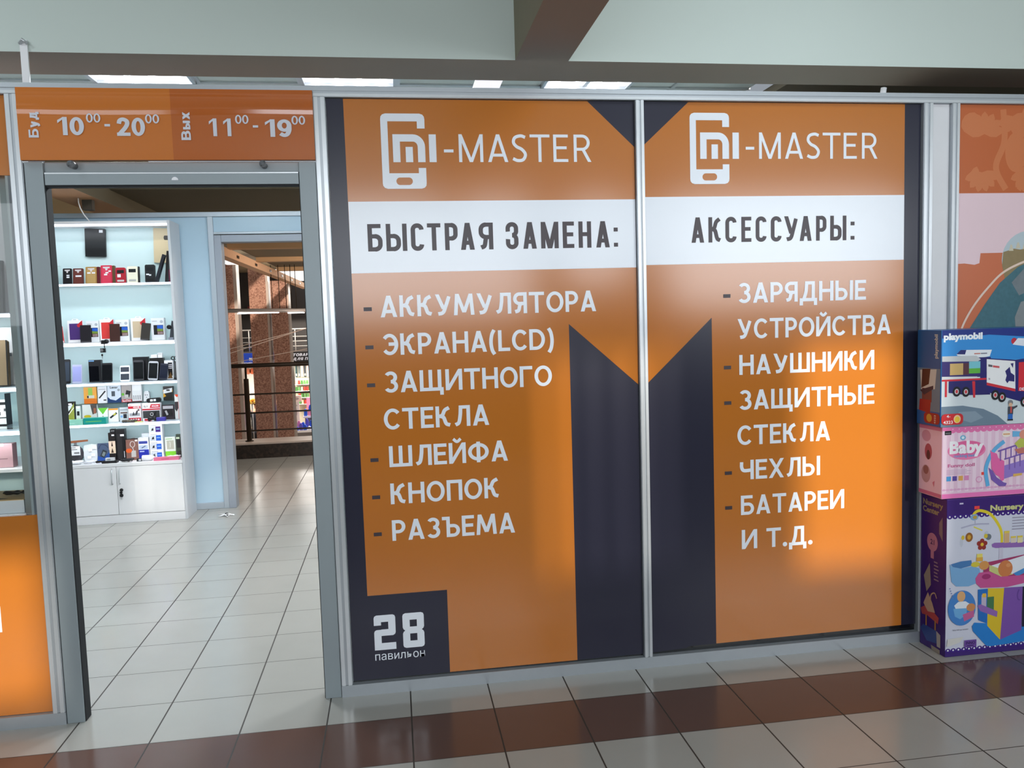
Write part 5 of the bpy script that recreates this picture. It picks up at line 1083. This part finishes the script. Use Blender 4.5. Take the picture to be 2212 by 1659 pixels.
A = [R4(.042, 1.29, .194, 1.456, (20, 84, 140)), R4(.042, 1.037, .194, 1.10, (20, 84, 150)), R4(.042, 1.10, .194, 1.29, (96, 120, 140)), P4([(.06, 1.28), (.17, 1.288), (.16, 1.20), (.07, 1.19)], (190, 190, 184)), P4([(.075, 1.285), (.13, 1.288), (.12, 1.22), (.07, 1.20)], (70, 36, 36)), R4(.075, 1.14, .14, 1.20, (110, 60, 60)), P4([(.055, 1.10), (.13, 1.09), (.135, 1.15), (.06, 1.15)], (150, 36, 40)), P4([(.06, 1.19), (.15, 1.215), (.15, 1.20), (.09, 1.17)], (50, 40, 60)), T4('playmobil', .175, 1.335, .020, (190, 190, 180), .03, .105, PI / 2), P4(rrect(.09, 1.046, .194, 1.094, .018), (150, 36, 42)), E4(.125, 1.070, .018, .018, (190, 150, 60)), T4('4323', .168, 1.048, .010, (210, 190, 180), .02, .038, PI / 2)]
boxart(b1, 'printed_side', A, LF(2.494))

# ------------------------------------------------------------------ the hall beyond: kerb, balustrade, atrium
M_GRAN = granite('brown_granite', (122, 78, 62), (196, 146, 122)); M_GRAND = granite('dark_granite', (34, 26, 22), (66, 52, 44))
M_PALE = mat('pale_stone', (206, 186, 172), .35, 0, .05, 8); M_DBRONZE = mat('dark_bronze_metal', (60, 48, 38), .35, .6, .03)
kb = MB(); kb.box(-8, 9, 6.42, 6.80, 0, .165, M_GRAND); kb.box(-8, 9, 6.43, 6.82, .165, .185, M_PALE); struct(kb.build('trim_23'))
bl = thing('balustrade', 'dark bronze balustrade on the stone kerb beyond the second doorway', 'railing', (-1.6, 6.6, .185))
MB().tube([(-6, 6.6, 1.10), (3, 6.6, 1.10)], .026, M_DBRONZE, 12).build('handrail', bl)
for zz in (.753, .527, .311): MB().tube([(-6, 6.6, zz), (3, 6.6, zz)], .010, M_DBRONZE, 8).build('rail_bar', bl)
for px in (-1.612, .6, -3.8): MB().tube([(px, 6.6, .186), (px, 6.6, .195), (px, 6.6, .196), (px, 6.6, .94), (px, 6.6, .945), (px, 6.6, 1.08)], [.05, .05, .030, .030, .013, .013], M_DBRONZE, 14).build('post', bl)
struct(bx('floor_1', -8, 9, 6.42, 7.2, -.4, 0.0, M_PALE))
struct(bx('floor_2', -9, 9, 7.2, 27, -2.5, -2.35, mat('lower_floor', (196, 182, 168), .3, 0, .04)))
M_OL2 = mat('olive_plaster', (118, 104, 80), .8, 0, .04, 2)
struct(bx('ceiling_4', -2.02, 8, 7.6, 13.0, 2.70, 2.80, M_OL2))
for i, yy in enumerate((8.15, 10.45, 12.8)):
    rb = MB(); rb.box(-2.02, 8, yy - .10, yy + .10, 2.63, 2.70, mat('tan_rib', (206, 164, 120), .7)); struct(rb.build('trim_%d' % (24 + i)))
dv = MB(); dv.box(-2.16, -2.02, 7.6, 18.4, 2.52, 2.64, mat('peach_beam', (226, 178, 140), .7))
for k in range(6):
    yy = 8.7 + k * 1.55; dv.box(-2.018, -2.012, yy, yy + .16 + .02 * k, 2.555, 2.595, M_DBRONZE)
struct(dv.build('trim_27'))
struct(bx('ceiling_5', -9, -2.3, 7.6, 24, 3.25, 3.35, mat('olive_far_ceiling', (140, 122, 92), .8)))
struct(bx('window_8', -2.9, 1, 17.6, 22.5, 2.95, 2.99, mat('lit_skylight', (244, 242, 240), .5, 0, 0, 1, emit=1.1)))
struct(bx('window_9', -3.55, -3.0, 15.0, 15.9, 3.0, 3.04, mat('lit_skylight', (244, 242, 240), .5, 0, 0, 1, emit=1.1)))
struct(bx('wall_far', -9, 9, 25.5, 25.7, -2.4, 3.4, mat('far_wall', (206, 196, 184), .7)))
fg = MB(); fg.box(-9, 9, 21.3, 25.5, .47, .80, mat('gallery_slab', (92, 84, 80), .7)); struct(fg.build('floor_3'))
struct(bx('wall_gallery', -9, 9, 22.6, 22.7, .80, 3.4, mat('dark_gallery', (52, 46, 44), .5)))
for i, (lb, x0, x1, sx, zt) in enumerate((('leftmost brown granite column beyond the balustrade', -3.98, -3.46, .075, 3.25), ('middle brown granite column beyond the balustrade', -3.12, -2.735, .045, 2.9), ('rightmost brown granite column beyond the balustrade', -2.632, -2.262, .030, 2.62))):
    t = thing('granite_column', lb, 'column', ((x0 + x1) / 2, 16.2, -2.35), 'granite columns of the atrium')
    bx('shaft', x0, x1, 16.0, 16.4, -2.35, zt, M_GRAN, t)
    bx('corner_strip', x1, x1 + sx, 16.02, 16.38, -2.35, zt, mat('pale_metal', (190, 170, 156), .35, .3), t)
pl = thing('pendant_lamp', 'long linear lamp hanging across the atrium', 'lamp', (-2.1, 12, 1.78))
MB().tube([(-3.2, 12, 1.880), (-1.2, 12, 1.835)], .038, mat('lamp_body', (176, 166, 160), .4, .3), 12).build('housing', pl)
for a, b in ((-2.66, -1.92), (-1.76, -1.46)): MB().prism([(a, -.016), (b, -.016), (b, .016), (a, .016)], (Vector((0, 11.99, 1.885 - .0225 * ((a + b) / 2 + 3.2) - .046)), X, Y, Z), .012, mat('lamp_tube_light', (255, 250, 250), .4, 0, 0, 1, emit=6.0)).build('diffuser', pl)
for px in (-2.03, -1.90, -1.78, -1.685, -1.60): MB().tube([(px, 12, 1.84), (px, 12, 2.69)], .007, M_DBRONZE, 6).build('hanger', pl)
for i, (lb, a, b) in enumerate((('uppermost steel wire crossing the atrium', (-8.0, 12.0, -.07), (3.55, 12, 2.70)), ('second steel wire crossing the atrium', (-8.0, 12.05, -.453), (2.55, 12.05, 2.70)), ('lowest steel wire crossing the atrium', (-8.0, 12.1, .097), (8.0, 12.1, 2.60)))):
    tag(MB().tube([a, b], .006, mat('steel_wire', (224, 200, 184), .4), 6).build('steel_wire'), lb, 'wire', 'wires across the atrium')
# opposite gallery
gb = thing('balustrade', 'thin pale balustrade of the opposite gallery beyond the columns', 'railing', (-3.2, 21.3, .80))
M_RAIL = mat('pale_rail', (206, 198, 190), .35, .3)
for k, zz in enumerate((1.462, 1.24, 1.10, .95)): MB().tube([(-6, 21.35, zz), (1, 21.35, zz)], .020 if k == 0 else .011, M_RAIL, 8).build('handrail' if k == 0 else 'rail_bar', gb)
for px in (-5.3, -4.10, -3.36, -2.76, -1.5): MB().tube([(px, 21.35, .80), (px, 21.35, 1.46)], .017, M_RAIL, 8).build('post', gb)
sgn = thing('shop_sign', 'blue shop sign with white letters between the granite columns', 'sign', (-3.8, 21.0, .46))
bx('board', -4.34, -3.26, 21.0, 21.30, .44, .785, mat('blue_sign', (36, 70, 180), .4, 0, .02, 1, emit=.15), sgn)
q = MB(); draw(q, line_polys('К', -4.065, -3.955, .575, .085, w=.26), front(20.998), M_SIGNW, 0); q.build('big_letter', sgn)
q = MB(); draw(q, line_polys('НЕМЕЦ', -4.275, -3.94, .462, .070, w=.2), front(20.998), M_SIGNW, 0); q.build('lettering', sgn)
sgn = thing('shop_sign', 'black shop sign with two lines of white italic letters', 'sign', (-2.0, 21.0, .46))
bx('board', -2.85, -1.1, 21.0, 21.30, .44, .785, mat('black_sign', (22, 20, 22), .4), sgn); bx('white_edge', -2.885, -2.85, 20.99, 21.12, .44, .79, M_WHITE, sgn)
def slant(P, z0): return TextPolys([[(p[0] + (p[1] - z0) * .22, p[1]) for p in t] for t in P])
for tx, z0, ln in (('ТОВАРЫ', .655, .56), ('ДЛЯ ПЛ', .535, .53)):
    q = MB(); draw(q, list(slant(line_polys(tx, -2.82, -2.82 + ln, z0, .085, w=.24, n=4.0, straight=True), z0)), front(20.998), M_SIGNW, 0); q.build('text_line', sgn)
tag(bx('dark_shop_sign', -4.25, -3.96, 22.3, 22.60, 1.95, 2.2, mat('dim_red_sign', (120, 40, 44), .5)), 'dim reddish sign in the dark upper gallery', 'sign')
# lower shop: banner, stand, shelves and goods
bn = MB(); bn.box(-4.45, -3.85, 22.2, 22.24, -2.35, .40, mat('white_stand', (226, 218, 208), .6))
FRB = front(22.199)
for cx, c in ((-4.20, (226, 110, 60)), (-4.06, (70, 76, 150)), (-3.92, (226, 104, 58)), (-4.33, (226, 130, 90))): draw(bn, [ell(cx, .20, .085, .095, 18)], FRB, ink(*c), 0)
draw(bn, [rect(-4.44, -.28, -4.33, .1)], FRB, ink(236, 226, 220), .001)
tag(bn.build('display_wall'), 'white display wall with orange and blue discs behind the granite columns', 'display')
tag(bx('wooden_stand', -4.26, -4.10, 20.6, 20.9, -2.35, -1.05, mat('light_wood', (216, 176, 124), .5)), 'light wooden stand beside the person in the dark coat', 'stand')
mb = MB()
for k in range(9): mb.blob((-4.18 + .035 * k, 20.95, -.62 + .04 * math.sin(k * 1.7)), .05, .04, .055, ink(236, 150, 40) if k % 3 else ink(240, 196, 90))
mb.tube([(-4.05, 20.97, -.6), (-4.05, 20.97, -2.35)], .02, M_GREYP, 6)
tag(mb.build('orange_flowers'), 'bunch of orange blossoms on a pole above the person in the dark coat', 'flowers')
rk = thing('goods_rack', 'tall white rack with rows of small packs under the black sign', 'shelf', (-2.6, 21.6, -2.35))
bx('back', -2.86, -2.36, 21.64, 21.67, -2.35, .42, mat('cream_rack', (232, 222, 196), .6), rk)
for zz in (-.82, -.62, -.42, -.22): bx('shelf', -2.86, -2.36, 21.48, 21.64, zz - .014, zz - .002, M_WHITE, rk)
for j, zz in enumerate((-.82, -.62, -.42, -.22)):
    for k in range(6):
        c = ((70, 120, 60), (190, 60, 50), (206, 190, 150), (90, 140, 80))[(k * 3 + j * 2 + (k > 3)) % 4]
        tag(bx('small_pack', -2.845 + .08 * k, -2.785 + .08 * k, 21.50, 21.58, zz, zz + .12, ink(*c)), 'small ' + {70: 'green', 190: 'red', 206: 'cream', 90: 'pale green'}[c[0]] + ' pack on the tall white rack', 'pack', 'small packs on the tall rack')
for k in range(5):
    c = ((40, 60, 60), (90, 96, 96), (200, 190, 180), (50, 54, 60), (220, 190, 180))[k]
    tag(item('hanging_pack', '%s narrow item hanging at the top of the tall rack' % ('first', 'second', 'third', 'fourth', 'fifth')[k], 'pack', -2.84 + .085 * k, -2.775 + .085 * k, .0, .34, c, [('r', .2, .1, .8, .3, (180, 180, 176))], 21.6, .03), ('dark green narrow item hanging leftmost at the top of the tall rack', 'grey narrow item second from the left at the top of the tall rack', 'pale narrow item in the middle at the top of the tall rack', 'blackish narrow item fourth at the top of the tall rack', 'pinkish narrow item rightmost at the top of the tall rack')[k], 'pack', 'hanging goods on the tall rack')
bag = MB()
for k in range(14): bag.blob((-2.26 + .1 * (k % 3), 21.7, .30 - .19 * (k // 3)), .055, .05, .10, ink(44, 40, 42) if k % 4 else ink(226, 140, 60))
tag(bag.build('hanging_bags'), 'dark cluster of bags hanging right of the tall rack', 'bag')
tb = thing('goods_counter', 'low white counter with stepped shelves of blue goods beside the balustrade', 'shelf', (-2.3, 20.4, -2.35))
bx('lower_step', -2.75, -1.6, 20.0, 20.5, -1.50, -1.44, M_WHITE, tb); bx('upper_step', -2.55, -1.6, 20.5, 21.0, -1.14, -1.09, M_WHITE, tb); bx('body', -2.75, -1.6, 20.1, 21.0, -2.35, -1.50, ink(120, 116, 116), tb); bx('riser_panel', -2.55, -1.6, 20.94, 21.0, -1.5, -1.14, ink(120, 116, 116), tb)
names = {0: 'blue', 1: 'white', 2: 'violet', 3: 'pink', 4: 'orange'}
cols = {0: (40, 90, 200), 1: (232, 232, 236), 2: (96, 90, 190), 3: (224, 140, 180), 4: (236, 150, 60)}
for j, (zz, yy, n, x0) in enumerate(((-1.439, 20.05, 8, -2.74), (-1.439, 20.25, 8, -2.70), (-1.089, 20.55, 8, -2.53), (-1.089, 20.75, 8, -2.53))):
    for k in range(n):
        ci = (k * 7 + j * 3) % 5 if (k + j) % 2 else 0
        hh = .10 + .05 * ((k * 5 + j) % 3) + (.10 if j in (1, 3) else 0)
        mb = MB(); xa = x0 + .115 * k; mb.prism([(0, 0), (.095, 0), (.09, hh * .7), (.06, hh), (.03, hh), (.005, hh * .75)], (Vector((xa, yy, zz)), X, Z, -Y), .12, ink(*cols[ci]))
        tag(mb.build('goods_pack'), '%s soft pack on the %s step of the goods counter, %s row' % (names[ci], 'lower' if j < 2 else 'upper', 'front' if j % 2 == 0 else 'back'), 'pack', 'packs on the goods counter')
tag(bx('pink_crate', -2.50, -2.20, 21.1, 21.3, -.95, -.60, ink(222, 140, 170)), 'pink packs block behind the goods counter', 'box')
struct(bx('trim_28', -2.50, -2.20, 21.1, 21.3, -2.35, -.951, M_GREYP))
for i, (lb, x0, z0, w, h, c) in enumerate((('tall white printed bag at the left of the goods counter', -2.90, -1.30, .22, .62, (226, 214, 206)), ('white printed bag above the tall white one', -2.88, -.675, .28, .18, (236, 214, 204)), ('white sheet folded on the newspaper stand', -3.02, -1.15, .26, .30, (236, 226, 214)))):
    item('printed_bag', lb, 'bag', x0, x0 + w, z0, h, c, [('e', .5, .5, .25, .22, (170, 150, 146)), ('r', .2, .8, .8, .86, (190, 170, 166))], 20.7 if i < 2 else 20.3, .1, 2 if i != 2 else 12)
tag(bx('price_card', -3.05, -2.83, 19.6, 19.62, -.80, -.62, ink(240, 170, 50)), 'orange price card on a pole by the newspaper stand', 'card')
struct(bx('trim_29', -2.95, -2.93, 19.62, 19.64, -2.35, -.62, M_GREYP))
st = thing('wire_stand', 'wire newspaper stand left of the goods counter', 'stand', (-3.1, 20.3, -2.35))
bx('shelf_board', -3.22, -2.76, 20.1, 20.5, -1.19, -1.152, M_DBRONZE, st); bx('lower_board', -3.22, -2.76, 20.1, 20.5, -1.75, -1.70, M_WHITE, st)
for px in (-3.21, -3.10, -2.99, -2.88, -2.77): MB().tube([(px, 20.12, -2.35), (px, 20.12, -1.19)], .012, M_RAIL, 6).build('upright', st)
for zz in (-1.3, -1.4, -1.5, -1.6): MB().tube([(-3.21, 20.11, zz), (-2.77, 20.11, zz)], .009, M_RAIL, 6).build('wire', st)
struct(bx('trim_30', -2.92, -2.86, 20.7, 20.85, -2.35, -1.301, M_GREYP))

# ------------------------------------------------------------------ two shoppers far below
def skin_mesh(name, verts, edges, m, parent, base):
    me = bpy.data.meshes.new(name); me.from_pydata([v[0] for v in verts], edges, []); me.update(); me.materials.append(m)
    ob = bpy.data.objects.new(name, me); COL.objects.link(ob); ob.parent = parent; ob.location = (0, 0, 0)
    md = ob.modifiers.new('skin', 'SKIN'); md.use_smooth_shade = True
    for i, v in enumerate(verts):
        r = v[1] if isinstance(v[1], tuple) else (v[1], v[1]); me.skin_vertices[0].data[i].radius = r
    me.skin_vertices[0].data[0].use_root = True
    sd = ob.modifiers.new('sub', 'SUBSURF'); sd.levels = 1; sd.render_levels = 1
    return ob
def shopper(lb, x, y, z, turn, coat, trouser, hair, sc=1.0):
    t = thing('person', lb, 'person', (x, y, z)); t.rotation_euler = (0, 0, turn); t.scale = (sc, sc, sc)
    SK = mat('skin', (214, 160, 132), .5)
    V = [((0, 0, .95), (.14, .10)), ((0, 0, 1.15), (.13, .09)), ((0, 0, 1.36), (.15, .10)), ((0, -.005, 1.47), (.055, .055)), ((0, -.01, 1.54), (.052, .055)), ((0, -.015, 1.60), (.074, .090)), ((0, -.012, 1.68), (.072, .088)), ((0, -.01, 1.72), (.045, .055))]
    E_ = [(0, 1), (1, 2), (2, 3), (3, 4), (4, 5), (5, 6), (6, 7)]
    for s_ in (-1, 1):
        i = len(V); V += [((s_ * .19, 0, 1.38), .055), ((s_ * .225, .02, 1.12), .043), ((s_ * .23, -.06, .90), .034), ((s_ * .23, -.08, .82), (.016, .034))]
        E_ += [(2, i), (i, i + 1), (i + 1, i + 2), (i + 2, i + 3)]
        for k, (dy, ln) in enumerate(((-.030, .065), (-.010, .075), (.010, .072), (.028, .058))):
            j = len(V); V += [((s_ * .23, -.085 + dy, .775), .0085), ((s_ * .222, -.09 + dy, .775 - ln * .9), .007)]; E_ += [(i + 3, j), (j, j + 1)]
        j = len(V); V += [((s_ * .215, -.125, .80), .010), ((s_ * .205, -.14, .765), .008)]; E_ += [(i + 3, j), (j, j + 1)]
        i = len(V); V += [((s_ * .09, 0, .88), .085), ((s_ * .10, -.01, .50), .058), ((s_ * .10, .02, .10), .038), ((s_ * .105, -.02, .05), .040), ((s_ * .11, -.14, .03), .030)]
        E_ += [(0, i), (i, i + 1), (i + 1, i + 2), (i + 2, i + 3), (i + 3, i + 4)]
    skin_mesh('body', V, E_, SK, t, z)
    V = [((0, 0, .95), (.175, .135)), ((0, 0, .70), (.185, .14)), ((0, 0, 1.15), (.165, .125)), ((0, 0, 1.36), (.175, .125)), ((0, 0, 1.45), (.085, .08))]; E_ = [(0, 1), (0, 2), (2, 3), (3, 4)]
    for s_ in (-1, 1):
        i = len(V); V += [((s_ * .20, 0, 1.38), .075), ((s_ * .235, .02, 1.12), .062), ((s_ * .238, -.05, .91), .052)]; E_ += [(3, i), (i, i + 1), (i + 1, i + 2)]
    skin_mesh('coat', V, E_, mat('coat_cloth', coat, .8), t, z)
    V = [((0, 0, .84), (.15, .12))]; E_ = []
    for s_ in (-1, 1):
        i = len(V); V += [((s_ * .09, 0, .78), .10), ((s_ * .10, -.01, .50), .078), ((s_ * .10, .015, .09), .060)]; E_ += [(0, i), (i, i + 1), (i + 1, i + 2)]
    skin_mesh('trousers', V, E_, mat('trouser_cloth', trouser, .8), t, z)
    def child(mb, nm): o = mb.build(nm, None); o.parent = t; return o
    for s_ in (-1, 1):
        mb = MB(); mb.blob((s_ * .108, -.06, .042), .048, .13, .042, ink(30, 26, 26)); child(mb, 'shoe')
    mb = MB(); mb.blob((0, .022, 1.665), .086, .092, .095, mat('hair', hair, .7)); child(mb, 'hair')
    mb = MB(); mb.blob((0, -.108, 1.615), .014, .018, .022, SK); child(mb, 'nose')
    for s_ in (-1, 1):
        mb = MB(); mb.blob((s_ * .032, -.094, 1.645), .012, .008, .008, M_BLACK); child(mb, 'eye')
        mb = MB(); mb.blob((s_ * .080, -.01, 1.625), .012, .022, .032, SK); child(mb, 'ear')
    mb = MB(); mb.blob((0, -.098, 1.575), .024, .008, .007, mat('lips', (176, 96, 90), .5)); child(mb, 'mouth')
    return t
shopper('person in a long dark navy coat seen from behind, left of the middle column', -4.0, 21.3, -2.35, PI, (26, 28, 40), (24, 26, 36), (70, 50, 40))
shopper('person in dark clothes half hidden between the middle and right columns', -3.42, 22.0, -2.35, -.3, (34, 26, 26), (30, 28, 30), (150, 110, 80), 1.12)
